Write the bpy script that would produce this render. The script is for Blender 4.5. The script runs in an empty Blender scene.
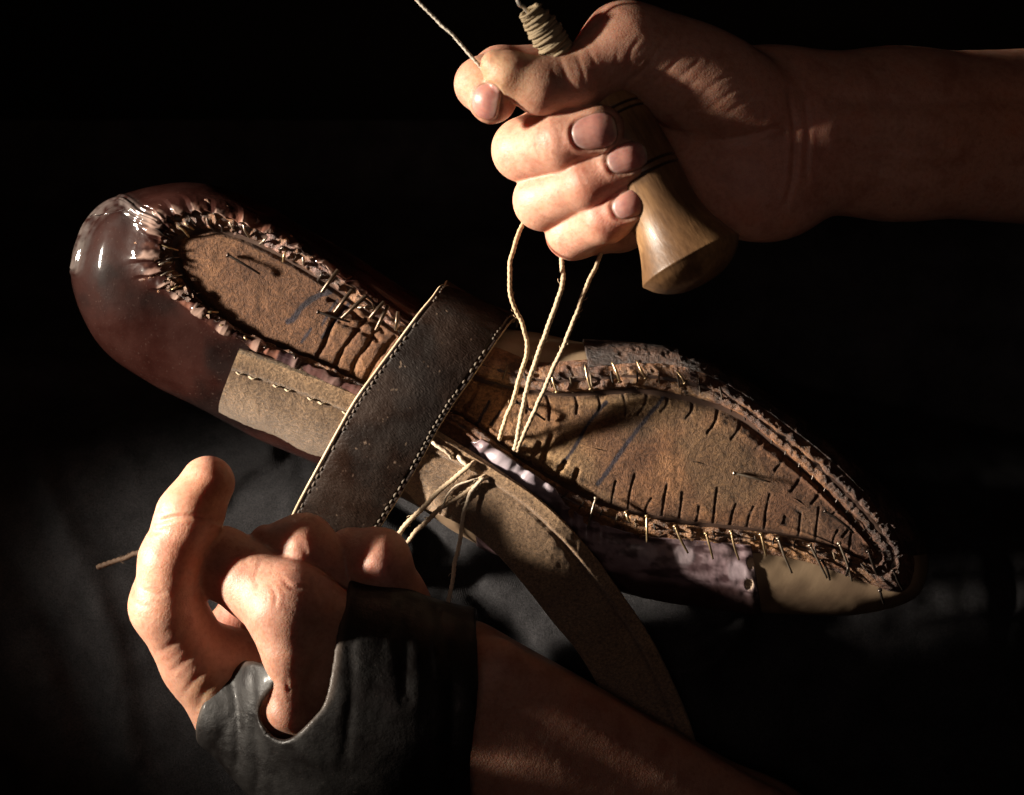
import bpy, math, random
import numpy as np
random.seed(7); RNG = np.random.RandomState(11)
C = bpy.context.scene.collection
S = 0.00033            # metres per photo pixel in the plane of the sole
H = 2420.0             # camera height above that plane, in the same pixels

# ------------------------------------------------------------------ basics
def W(px, py, z=0.0):
    """photo point at height z -> model space (pixels, x right, y up, z towards the camera)"""
    f = (H - z) / H
    return np.array([(px - 512.0) * f, (397.5 - py) * f, z], float)
def WA(pts):
    return np.array([W(*p) for p in pts])
def rad(r, z): return r * (H - z) / H
def proj(V):
    f = H / (H - V[:, 2])
    return V[:, 0] * f + 512.0, 397.5 - V[:, 1] * f

_T = RNG.rand(65536).astype(np.float32)
def vnoise(P, sc=1.0, seed=0):
    P = np.asarray(P, float) * sc + seed * 17.31
    i = np.floor(P).astype(np.int64); f = P - i
    u = f * f * f * (f * (f * 6 - 15) + 10)
    r = 0
    for dx in (0, 1):
        for dy in (0, 1):
            for dz in (0, 1):
                h = ((i[..., 0] + dx) * 73856093 ^ (i[..., 1] + dy) * 19349663 ^ (i[..., 2] + dz) * 83492791)
                h = (h ^ (h >> 13)) & 65535
                w = (u[..., 0] if dx else 1 - u[..., 0]) * (u[..., 1] if dy else 1 - u[..., 1]) * (u[..., 2] if dz else 1 - u[..., 2])
                r = r + _T[h] * w
    return r * 2 - 1
def fbm(P, sc=1.0, octv=4, seed=0, gain=.5):
    r = 0; a = 1; t = 0
    for o in range(octv):
        r = r + a * vnoise(P, sc * 2 ** o, seed + o); t += a; a *= gain
    return r / t
def sstep(a, b, x):
    t = np.clip((x - a) / (b - a), 0, 1); return t * t * (3 - 2 * t)
def cr(pts, n, closed=False):
    """Catmull-Rom samples: n per span"""
    P = np.asarray(pts, float); K = len(P)
    ks = np.arange(0, K * n if closed else (K - 1) * n + 1) / n
    return crk(P, ks, closed)
def crk(P, ks, closed=False):
    K = len(P); ks = np.asarray(ks, float)
    i = np.floor(ks).astype(int); f = ks - i
    if not closed:
        i2 = np.clip(i, 0, K - 2); f = ks - i2; i = i2
        g = lambda q: P[np.clip(q, 0, K - 1)]
    else:
        g = lambda q: P[q % K]
    p0, p1, p2, p3 = g(i - 1), g(i), g(i + 1), g(i + 2)
    f = f.reshape(f.shape + (1,) * (P.ndim - 1))
    return .5 * ((2 * p1) + (-p0 + p2) * f + (2 * p0 - 5 * p1 + 4 * p2 - p3) * f ** 2 + (-p0 + 3 * p1 - 3 * p2 + p3) * f ** 3)

def polydist(x, y, poly, closed=False):
    """unsigned distance from points to a polyline"""
    poly = np.asarray(poly, float); d = np.full(np.shape(x), 1e9)
    n = len(poly)
    for a in range(n if closed else n - 1):
        p, q = poly[a], poly[(a + 1) % n]; e = q - p
        t = np.clip(((x - p[0]) * e[0] + (y - p[1]) * e[1]) / (e @ e + 1e-9), 0, 1)
        d = np.minimum(d, np.hypot(x - p[0] - t * e[0], y - p[1] - t * e[1]))
    return d
def inside(x, y, poly):
    poly = np.asarray(poly, float); r = np.zeros(np.shape(x), bool); n = len(poly)
    for a in range(n):
        p, q = poly[a], poly[(a + 1) % n]
        if p[1] == q[1]: continue
        c = ((p[1] > y) != (q[1] > y)) & (x < (q[0] - p[0]) * (y - p[1]) / (q[1] - p[1]) + p[0])
        r ^= c
    return r
def polysdf(x, y, poly):
    d = polydist(x, y, poly, True); return np.where(inside(x, y, poly), -d, d)

def vnormals(V, F):
    F = np.asarray(F); a, b, c = V[F[:, 0]], V[F[:, 1]], V[F[:, 2]]
    d = V[F[:, 3]] if F.shape[1] == 4 else c
    n = np.cross(c - a, d - b) if F.shape[1] == 4 else np.cross(b - a, c - a)
    N = np.zeros_like(V)
    for k in range(F.shape[1]):
        for ax in range(3):
            N[:, ax] += np.bincount(F[:, k], n[:, ax], len(V))
    return N / (np.linalg.norm(N, axis=1, keepdims=True) + 1e-12)

ORIGIN = {}
def link(name, V, F, mat, parent=None, col=None, attrs=None, smooth=True):
    """one mesh object; V in model pixels. Children keep the origin of their thing."""
    org = np.zeros(3)
    if parent is not None: org = ORIGIN.get(parent.name, np.zeros(3))
    else: org = V.mean(0)
    me = bpy.data.meshes.new(name)
    V2 = ((V - org) * S).astype(np.float32)
    if isinstance(F, np.ndarray):
        k = F.shape[1]
        me.vertices.add(len(V2)); me.vertices.foreach_set('co', V2.ravel())
        me.loops.add(F.size); me.loops.foreach_set('vertex_index', F.astype(np.int32).ravel())
        me.polygons.add(len(F)); me.polygons.foreach_set('loop_start', np.arange(0, F.size, k, dtype=np.int32))
        try: me.polygons.foreach_set('loop_total', np.full(len(F), k, np.int32))
        except Exception: pass
        me.update(calc_edges=True); me.validate()
    else:
        me.from_pydata([tuple(v) for v in V2], [], [tuple(int(i) for i in f) for f in F]); me.update()
    if col is not None and len(me.vertices) == len(V):
        c = np.ones((len(V), 4), np.float32); c[:, :3] = np.clip(col, 0, 1)
        a = me.color_attributes.new('Col', 'FLOAT_COLOR', 'POINT'); a.data.foreach_set('color', c.ravel())
    for k_, v_ in (attrs or {}).items():
        a = me.attributes.new(k_, 'FLOAT', 'POINT'); a.data.foreach_set('value', np.asarray(v_, np.float32))
    if smooth: me.polygons.foreach_set('use_smooth', np.ones(len(me.polygons), bool))
    me.materials.append(mat)
    o = bpy.data.objects.new(name, me); C.objects.link(o)
    if parent is not None:
        o.parent = parent; ORIGIN[o.name] = org
    else:
        o.location = tuple(org * S); ORIGIN[o.name] = org
    return o
def thing(name, label, cat, org, group=None):
    o = bpy.data.objects.new(name, None); C.objects.link(o); o.location = tuple(np.asarray(org) * S)
    o.empty_display_size = .01; ORIGIN[o.name] = np.asarray(org, float)
    return tag(o, label, cat, group)
def tag(o, label=None, cat=None, group=None, kind=None):
    for k, v in (('label', label), ('category', cat), ('group', group), ('kind', kind)):
        if v: o[k] = v
    return o

# --------------------------------------------------------------- materials
class Mat:
    def __init__(s, name):
        s.m = bpy.data.materials.new(name); s.m.use_nodes = True; s.t = s.m.node_tree
        s.b = s.t.nodes['Principled BSDF']; s.out = s.t.nodes['Material Output']
        tc = s.n('ShaderNodeTexCoord'); mp = s.n('ShaderNodeMapping'); mp.inputs['Scale'].default_value = (1 / S,) * 3
        s.l(tc.outputs['Object'], mp.inputs['Vector']); s.co = mp.outputs['Vector']; s.bump = None
    def n(s, t, **k):
        q = s.t.nodes.new(t)
        for a, v in k.items(): setattr(q, a, v)
        return q
    def l(s, a, b): s.t.links.new(a, b)
    def set(s, **k):
        for a, v in k.items():
            i = s.b.inputs[a.replace('_', ' ')]
            if hasattr(v, 'is_linked') or isinstance(v, bpy.types.NodeSocket): s.l(v, i)
            else: i.default_value = v
        return s
    def stretch(s, sx, sy, sz, rot=0.0):
        mp = s.n('ShaderNodeMapping'); mp.inputs['Scale'].default_value = (sx, sy, sz)
        mr = s.n('ShaderNodeMapping'); mr.inputs['Rotation'].default_value = (0, 0, rot)
        s.l(s.co, mr.inputs['Vector']); s.l(mr.outputs['Vector'], mp.inputs['Vector']); return mp.outputs['Vector']
    def noise(s, sc, det=4, rough=.55, co=None, dist=0.0):
        q = s.n('ShaderNodeTexNoise'); q.inputs['Scale'].default_value = sc; q.inputs['Detail'].default_value = det
        q.inputs['Roughness'].default_value = rough; q.inputs['Distortion'].default_value = dist
        s.l(co or s.co, q.inputs['Vector']); return q.outputs['Fac']
    def voro(s, sc, feat='DISTANCE_TO_EDGE', co=None, rnd=1.0):
        q = s.n('ShaderNodeTexVoronoi', feature=feat); q.inputs['Scale'].default_value = sc
        q.inputs['Randomness'].default_value = rnd
        s.l(co or s.co, q.inputs['Vector']); return q.outputs['Distance']
    def ramp(s, f, stops):
        q = s.n('ShaderNodeValToRGB'); e = q.color_ramp.elements
        while len(e) < len(stops): e.new(.5)
        for i, (p, c) in enumerate(stops):
            e[i].position = p; e[i].color = (c, c, c, 1) if isinstance(c, (int, float)) else (*c, 1)
        s.l(f, q.inputs['Fac']); return q.outputs['Color']
    def mix(s, a, b, f, mode='MIX'):
        q = s.n('ShaderNodeMix', data_type='RGBA', blend_type=mode)
        for v, i in ((f, 0), (a, 6), (b, 7)):
            if isinstance(v, bpy.types.NodeSocket): s.l(v, q.inputs[i])
            elif i == 0: q.inputs[0].default_value = v
            else: q.inputs[i].default_value = (*v, 1) if len(v) == 3 else v
        return q.outputs[2]
    def math(s, op, a, b=0.0):
        q = s.n('ShaderNodeMath', operation=op)
        for i, v in ((0, a), (1, b)):
            if isinstance(v, bpy.types.NodeSocket): s.l(v, q.inputs[i])
            else: q.inputs[i].default_value = v
        return q.outputs[0]
    def attr(s, name, fac=True):
        q = s.n('ShaderNodeAttribute', attribute_name=name); return q.outputs['Fac'] if fac else q.outputs['Color']
    def addbump(s, h, dist_px, strength=1.0):
        q = s.n('ShaderNodeBump'); q.inputs['Strength'].default_value = strength
        q.inputs['Distance'].default_value = dist_px * S
        s.l(h, q.inputs['Height'])
        if s.bump is not None: s.l(s.bump, q.inputs['Normal'])
        s.bump = q.outputs['Normal']; s.l(s.bump, s.b.inputs['Normal']); return s

def grey(m, lo, hi):  # map noise to a grey factor
    return [(0, lo), (1, hi)]

def mat_skin():
    m = Mat('skin'); col = m.attr('Col', False)
    n1 = m.noise(.035, 5, .6); n2 = m.noise(.22, 4, .6)
    c = m.mix(col, m.ramp(n1, [(.3, (.74, .60, .56)), (.52, (1, 1, 1)), (.75, (1.0, .80, .72))]), .9, 'MULTIPLY')
    c = m.mix(c, m.ramp(n2, [(.33, (.72, .62, .56)), (.55, (1, 1, 1))]), .55, 'MULTIPLY')
    nail = m.attr('nail'); nu = m.attr('nailu')
    isn = m.ramp(m.math('ADD', m.math('MULTIPLY', nail, -1.0), .5), [(.48, 0.0), (.53, 1.0)])
    # dirt in the groove round the nail
    dg = m.math('ABSOLUTE', m.math('ADD', nail, -.05)); dirt = m.ramp(m.math('ADD', dg, m.math('MULTIPLY', n2, .10)), [(.08, 1.0), (.16, 0.0)])
    nn = m.noise(.10, 4, .6)
    nc = m.ramp(nu, [(.0, (.46, .30, .27)), (.25, (.42, .215, .175)), (.7, (.42, .20, .165)), (.9, (.44, .27, .22)), (.95, (.56, .44, .32))])
    nc = m.mix(nc, m.ramp(nn, [(.35, (.72, .62, .66)), (.6, (1.05, 1, 1))]), .8, 'MULTIPLY')
    c2 = m.mix(c, nc, isn); c2 = m.mix(c2, (.13, .07, .04), m.math('MULTIPLY', dirt, .6))
    m.set(Base_Color=c2, Subsurface_Weight=.45, Subsurface_Scale=.009)
    m.b.inputs['Subsurface Radius'].default_value = (1.0, .32, .16)
    r = m.mix(m.ramp(n2, [(.3, .42), (.7, .58)]), (.36, .36, .36), isn)
    m.l(r, m.b.inputs['Roughness']); m.set(Specular_IOR_Level=.42)
    inv = m.math('SUBTRACT', 1.0, isn)
    wr = m.noise(.16, 3, .5, co=m.stretch(2.6, .8, 1.5, .6), dist=.6)
    m.addbump(m.math('MULTIPLY', wr, inv), 1.0, .28)
    vo = m.voro(.34); m.addbump(m.math('MULTIPLY', m.ramp(vo, [(0, 0.0), (.22, 1.0)]), inv), .4, .3)
    m.addbump(m.noise(.9, 3, .6), .35, .25)
    return m.m
def mat_rough_leather(name='rough_leather', bump=1.6, rough=.85, spec=.25, tint=(.62, .5, .42), big=.5):
    m = Mat(name); col = m.attr('Col', False)
    n1 = m.noise(.03, 5, .62); n2 = m.noise(.35, 5, .7); n3 = m.noise(.9, 3, .6)
    c = m.mix(col, m.ramp(n1, [(.3, tint), (.6, (1.05, 1, .95))]), .8, 'MULTIPLY')
    c = m.mix(c, m.ramp(n2, [(.38, (.30, .23, .19)), (.52, (1, 1, 1)), (.66, (1.6, 1.5, 1.3))]), .62, 'MULTIPLY')
    m.set(Base_Color=c, Roughness=rough, Specular_IOR_Level=spec)
    m.addbump(n2, bump * 2.2, .8); m.addbump(n3, bump, .7)
    return m.m
def mat_suede():
    m = Mat('suede'); col = m.attr('Col', False)
    n1 = m.noise(.02, 4, .6); n2 = m.noise(.36, 5, .8)
    c = m.mix(col, m.ramp(n1, [(.3, (.72, .66, .6)), (.62, (1.08, 1.05, 1))]), .8, 'MULTIPLY')
    c = m.mix(c, m.ramp(n2, [(.36, (.32, .28, .24)), (.52, (1, 1, 1)), (.66, (1.7, 1.6, 1.45))]), .9, 'MULTIPLY')
    m.set(Base_Color=c, Roughness=.92, Specular_IOR_Level=.15, Sheen_Weight=.25, Sheen_Roughness=.5)
    m.addbump(n2, 3.6, 1.0)
    return m.m
def mat_gloss_leather(name, rough=.22, coat=.5, bump=.35, pebble=False):
    m = Mat(name); col = m.attr('Col', False)
    n1 = m.noise(.03, 5, .6); n2 = m.noise(.5, 4, .65)
    c = m.mix(col, m.ramp(n1, [(.3, (.6, .5, .5)), (.65, (1.1, 1.05, 1))]), .8, 'MULTIPLY')
    sp = m.ramp(m.noise(.42, 2, .5), [(.66, 0.0), (.74, 1.0)])
    c = m.mix(c, (.25, .18, .15), m.math('MULTIPLY', sp, .10))
    m.set(Base_Color=c, Specular_IOR_Level=.5, Coat_Weight=coat, Coat_Roughness=.12)
    m.l(m.ramp(n1, [(.3, rough * .8), (.7, rough * 1.7)]), m.b.inputs['Roughness'])
    if pebble:
        m.addbump(m.voro(.28, co=m.stretch(1.5, .6, 1, -.9)), .9, .6)
        m.addbump(m.noise(.2, 4, .6), .9, .4)
    m.addbump(m.noise(.07, 3, .6), 1.6 * bump / .35, .4)
    m.addbump(n2, bump, .5)
    return m.m
def mat_plain(name, rough=.5, spec=.5, metal=0.0, ns=.3, amt=.5, bump=.5, co=None, coat=0.0):
    m = Mat(name); col = m.attr('Col', False)
    v = m.stretch(*co) if co else None
    n = m.noise(ns, 4, .6, co=v)
    c = m.mix(col, m.ramp(n, [(.3, (.55, .5, .45)), (.62, (1.08, 1.05, 1))]), amt, 'MULTIPLY')
    m.set(Base_Color=c, Roughness=rough, Specular_IOR_Level=spec, Metallic=metal, Coat_Weight=coat)
    m.addbump(n, bump, .6)
    return m.m
def mat_fabric():
    m = Mat('black_denim'); n1 = m.noise(.02, 4, .6)
    w1 = m.n('ShaderNodeTexWave', wave_type='BANDS', bands_direction='DIAGONAL'); w1.inputs['Scale'].default_value = .42
    w1.inputs['Distortion'].default_value = 1.2; w1.inputs['Detail'].default_value = 2; m.l(m.co, w1.inputs['Vector'])
    n2 = m.noise(.75, 3, .7)
    lint = m.ramp(m.noise(.38, 2, .5), [(.70, 0.0), (.76, 1.0)])
    c = m.ramp(n1, [(.3, (.024, .0235, .0255)), (.7, (.050, .0485, .052))])
    c = m.mix(c, m.ramp(n2, [(.35, (.4, .4, .4)), (.65, (1.7, 1.7, 1.7))]), .8, 'MULTIPLY')
    c = m.mix(c, (.10, .095, .09), m.math('MULTIPLY', lint, .5))
    m.set(Base_Color=c, Roughness=.9, Specular_IOR_Level=.12)
    m.addbump(w1.outputs['Fac'], 1.4, .6); m.addbump(n2, 2.2, .8); m.addbump(m.noise(.05, 4, .6), 6, .35)
    return m.m

M_SKIN = mat_skin(); M_INSOLE = mat_rough_leather('insole_leather', 1.7, .8, .35); M_SUEDE = mat_suede()
M_LINING = mat_rough_leather('crumpled_lining', 1.8, .48, .5)
M_BURG = mat_gloss_leather('burgundy_leather', .42, .8, .25)
M_STRAP = mat_gloss_leather('strap_leather', .42, .08, .5, pebble=True)
M_STRAP.node_tree.nodes['Principled BSDF'].inputs['Specular IOR Level'].default_value = .16
M_CUFF = mat_gloss_leather('hand_leather', .42, .03, .6); M_CUFF.node_tree.nodes['Principled BSDF'].inputs['Specular IOR Level'].default_value = .3
_b = M_BURG.node_tree.nodes['Principled BSDF'].inputs; _b['Coat Roughness'].default_value = .06; _b['Specular IOR Level'].default_value = .05
M_VAMP = mat_gloss_leather('waxed_vamp', .34, .2, .15)
M_WOODLAST = mat_plain('last_wood', .5, .4, ns=.06, amt=.35, bump=.6, co=(1, .25, 1, .4))
M_HANDLE = mat_plain('handle_wood', .42, .4, ns=.14, amt=.75, bump=.6, co=(2.2, .35, 1, -.5), coat=.15)
M_STEEL = mat_plain('dull_steel', .35, .5, metal=.85, ns=.5, amt=.6, bump=.3)
M_THREAD = mat_plain('linen_thread', .75, .3, ns=.7, amt=.6, bump=1.0)
M_FABRIC = mat_fabric()

# --------------------------------------------------------------- SDF solids
class Field:
    def __init__(s, lo, hi, h):
        s.h = h; s.lo = np.asarray(lo, float); s.n = np.ceil((np.asarray(hi) - s.lo) / h).astype(int) + 1
        s.F = np.full(s.n, 30.0, np.float32)
        s.ax = [s.lo[i] + h * np.arange(s.n[i]) for i in range(3)]
    def box(s, lo, hi):
        a = np.clip(np.floor((np.asarray(lo) - s.lo) / s.h).astype(int), 0, s.n)
        b = np.clip(np.ceil((np.asarray(hi) - s.lo) / s.h).astype(int) + 1, 0, s.n)
        sl = tuple(slice(a[i], b[i]) for i in range(3))
        g = [s.ax[i][sl[i]].astype(np.float32) for i in range(3)]
        return sl, (g[0][:, None, None], g[1][None, :, None], g[2][None, None, :])
def smin(a, b, k):
    h = np.maximum(k - np.abs(a - b), 0) / k; return np.minimum(a, b) - h * h * k * .25
def smax(a, b, k): return -smin(-a, -b, k)
def cone(a, b, ra, rb, flat=1.0):
    """tapered capsule between two photo points; flat<1 squeezes it along z"""
    A, B = W(*a), W(*b); ra, rb = rad(ra, a[2]), rad(rb, b[2])
    def ev(x, y, z):
        Z = (z - A[2]) / flat; e = np.array([B[0] - A[0], B[1] - A[1], (B[2] - A[2]) / flat]); L = e @ e + 1e-9
        X, Y = x - A[0], y - A[1]
        t = np.clip((X * e[0] + Y * e[1] + Z * e[2]) / L, 0, 1)
        d = np.sqrt((X - t * e[0]) ** 2 + (Y - t * e[1]) ** 2 + (Z - t * e[2]) ** 2) - (ra + (rb - ra) * t)
        return d * (.5 + .5 * flat)
    r = max(ra, rb); return ev, np.minimum(A, B) - r, np.maximum(A, B) + r
def ell(c, r, ang=0.0):
    c_ = W(*c); r = np.asarray(r, float); ca, sa = math.cos(math.radians(ang)), math.sin(math.radians(ang))
    def ev(x, y, z):
        X, Y, Z = x - c_[0], y - c_[1], z - c_[2]
        u = X * ca + Y * sa; v = -X * sa + Y * ca
        k0 = np.sqrt((u / r[0]) ** 2 + (v / r[1]) ** 2 + (Z / r[2]) ** 2)
        k1 = np.sqrt((u / r[0] ** 2) ** 2 + (v / r[1] ** 2) ** 2 + (Z / r[2] ** 2) ** 2)
        return k0 * (k0 - 1) / (k1 + 1e-9)
    R = max(r[0], r[1]); q = np.array([R, R, r[2]])
    return ev, c_ - q, c_ + q
def blend(F, prims, kin, kout):
    """prims smooth-joined among themselves (kin), then into the field (kout)"""
    lo = np.min([p[1] for p in prims], 0) - kin - kout - 5; hi = np.max([p[2] for p in prims], 0) + kin + kout + 5
    sl, g = F.box(lo, hi); d = None
    for p in prims:
        e = p[0](*g).astype(np.float32); d = e if d is None else smin(d, e, kin)
    F.F[sl] = smin(F.F[sl], d, kout)
def chain(pts, flat=1.0):
    return [cone(p[:3], q[:3], p[3], q[3], flat) for p, q in zip(pts[:-1], pts[1:])]
def nets(F):
    A = F.F; h = F.h; s = A < 0
    n = np.array(A.shape) - 1
    c = [s[dx:dx + n[0], dy:dy + n[1], dz:dz + n[2]] for dx in (0, 1) for dy in (0, 1) for dz in (0, 1)]
    anyc = c[0].copy(); allc = c[0].copy()
    for q in c[1:]: anyc |= q; allc &= q
    act = anyc & ~allc; ijk = np.argwhere(act)
    idx = np.full(act.shape, -1, np.int64); idx[act] = np.arange(len(ijk))
    offs = np.array([(dx, dy, dz) for dx in (0, 1) for dy in (0, 1) for dz in (0, 1)])
    val = np.stack([A[ijk[:, 0] + o[0], ijk[:, 1] + o[1], ijk[:, 2] + o[2]] for o in offs], 1)
    acc = np.zeros((len(ijk), 3)); cnt = np.zeros(len(ijk))
    for a in range(8):
        for b in range(a + 1, 8):
            if np.abs(offs[a] - offs[b]).sum() != 1: continue
            va, vb = val[:, a], val[:, b]; m = (va < 0) != (vb < 0)
            t = np.where(m, va / np.where(m, va - vb, 1), 0)
            acc += m[:, None] * (offs[a] + t[:, None] * (offs[b] - offs[a])); cnt += m
    V = F.lo + h * (ijk + acc / cnt[:, None])
    Q = []
    for ax in range(3):
        u, v = (ax + 1) % 3, (ax + 2) % 3
        a = [slice(None)] * 3; b = [slice(None)] * 3; a[ax] = slice(0, -1); b[ax] = slice(1, None)
        for w in (u, v): a[w] = slice(1, -1); b[w] = slice(1, -1)
        sa, sb = s[tuple(a)], s[tuple(b)]
        for flip in (False, True):
            e = np.argwhere((sa & ~sb) if not flip else (~sa & sb))
            if not len(e): continue
            e = e.copy(); e[:, u] += 1; e[:, v] += 1
            def cell(du, dv):
                q = e.copy(); q[:, u] += du; q[:, v] += dv; return idx[q[:, 0], q[:, 1], q[:, 2]]
            q = np.stack([cell(-1, -1), cell(0, -1), cell(0, 0), cell(-1, 0)], 1)
            Q.append(q[:, ::-1] if flip else q)
    Fc = np.concatenate(Q)
    # light smoothing
    for _ in range(2):
        acc = np.zeros_like(V); cn = np.zeros(len(V))
        for k in range(4):
            i, j = Fc[:, k], Fc[:, (k + 1) % 4]
            for ax in range(3): acc[:, ax] += np.bincount(i, V[j, ax], len(V)) + np.bincount(j, V[i, ax], len(V))
            cn += np.bincount(i, minlength=len(V)) + np.bincount(j, minlength=len(V))
        V = V * .55 + .45 * acc / cn[:, None]
    return V, Fc

def creases(V, N, px, py, L, facing=.0):
    """L: (polyline in photo px, width, depth[, zmin]) - folds pressed into the surface"""
    D = np.zeros(len(V))
    for c in L:
        pl, w, dep = c[0], c[1], c[2]; pl = cr(pl, 6) if len(pl) > 2 else np.asarray(pl, float)
        lo, hi = pl.min(0) - 4 * w, pl.max(0) + 4 * w
        m = (px > lo[0]) & (px < hi[0]) & (py > lo[1]) & (py < hi[1]) & (N[:, 2] > facing)
        if len(c) > 3: m &= V[:, 2] > c[3]
        i = np.where(m)[0]
        if not len(i): continue
        d = polydist(px[i], py[i], pl)
        # fade towards both ends
        e = np.minimum(np.hypot(px[i] - pl[0, 0], py[i] - pl[0, 1]), np.hypot(px[i] - pl[-1, 0], py[i] - pl[-1, 1]))
        f = sstep(-2, 7, e)
        D[i] -= dep * f * (np.exp(-(d / w) ** 2) - .35 * np.exp(-((d - 2.2 * w) / (1.2 * w)) ** 2))
    return D
def nails(V, N, px, py, L):
    nd = np.full(len(V), 9.0); nu = np.zeros(len(V)); D = np.zeros(len(V))
    for (cx, cy, ang, hl, hw, zmin) in L:
        m = (np.hypot(px - cx, py - cy) < 4) & (V[:, 2] > zmin)
        if not m.any(): continue
        z = V[m, 2].max(); m &= V[:, 2] > z - 8
        c = V[m].mean(0); n = N[m].mean(0); n /= np.linalg.norm(n)
        a = np.array([math.cos(math.radians(ang)), math.sin(math.radians(ang)), 0]); a -= n * (a @ n); a /= np.linalg.norm(a)
        s_ = np.cross(n, a)
        P = V - c; u = P @ a; w = P @ s_; dn = P @ n
        i = np.where((np.abs(u) < hl + 14) & (np.abs(w) < hw + 14) & (np.abs(dn) < 26))[0]
        u, w = u[i], w[i]
        wd = hw * (1 - .10 * sstep(-hl, hl, -u))
        q = (np.abs(u / hl) ** 2.6 + np.abs(w / wd) ** 2.6 + 1e-9) ** (1 / 2.6) - 1
        d = q * min(hl, hw)
        ins = sstep(.6, -.8, d)
        D[i] += ins * (.5 - .5 * (w / hw) ** 2) + .7 * sstep(.5, 1, u / hl) * ins + .12 * np.sin(w * 1.9) * ins
        D[i] += -1.25 * np.exp(-((d - .7) / 1.1) ** 2) + 1.0 * np.exp(-((d - 3.6) / 2.4) ** 2) * sstep(.9, 0, u / hl)
        b = d < nd[i] * 10
        nd[i] = np.where(b, d / 10.0, nd[i]); nu[i] = np.where(b, (u / hl + 1) / 2, nu[i])
    return D, np.clip(nd, -1, 1), nu

def paint(px, py, V, base, spots):
    c = np.tile(np.array(base, float), (len(V), 1))
    for (x, y, r, col, amt, zmin) in spots:
        w = amt * np.exp(-(((px - x) ** 2 + (py - y) ** 2) / r ** 2)) * (V[:, 2] > zmin)
        c += (np.array(col) - c) * w[:, None]
    return c
# ================================================================= PERSON
SK = (.48, .255, .18); RED = (.50, .17, .12); PINK = (.52, .25, .22); YEL = (.55, .36, .21); DIRT_SHADE = (.22, .12, .075)

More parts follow.
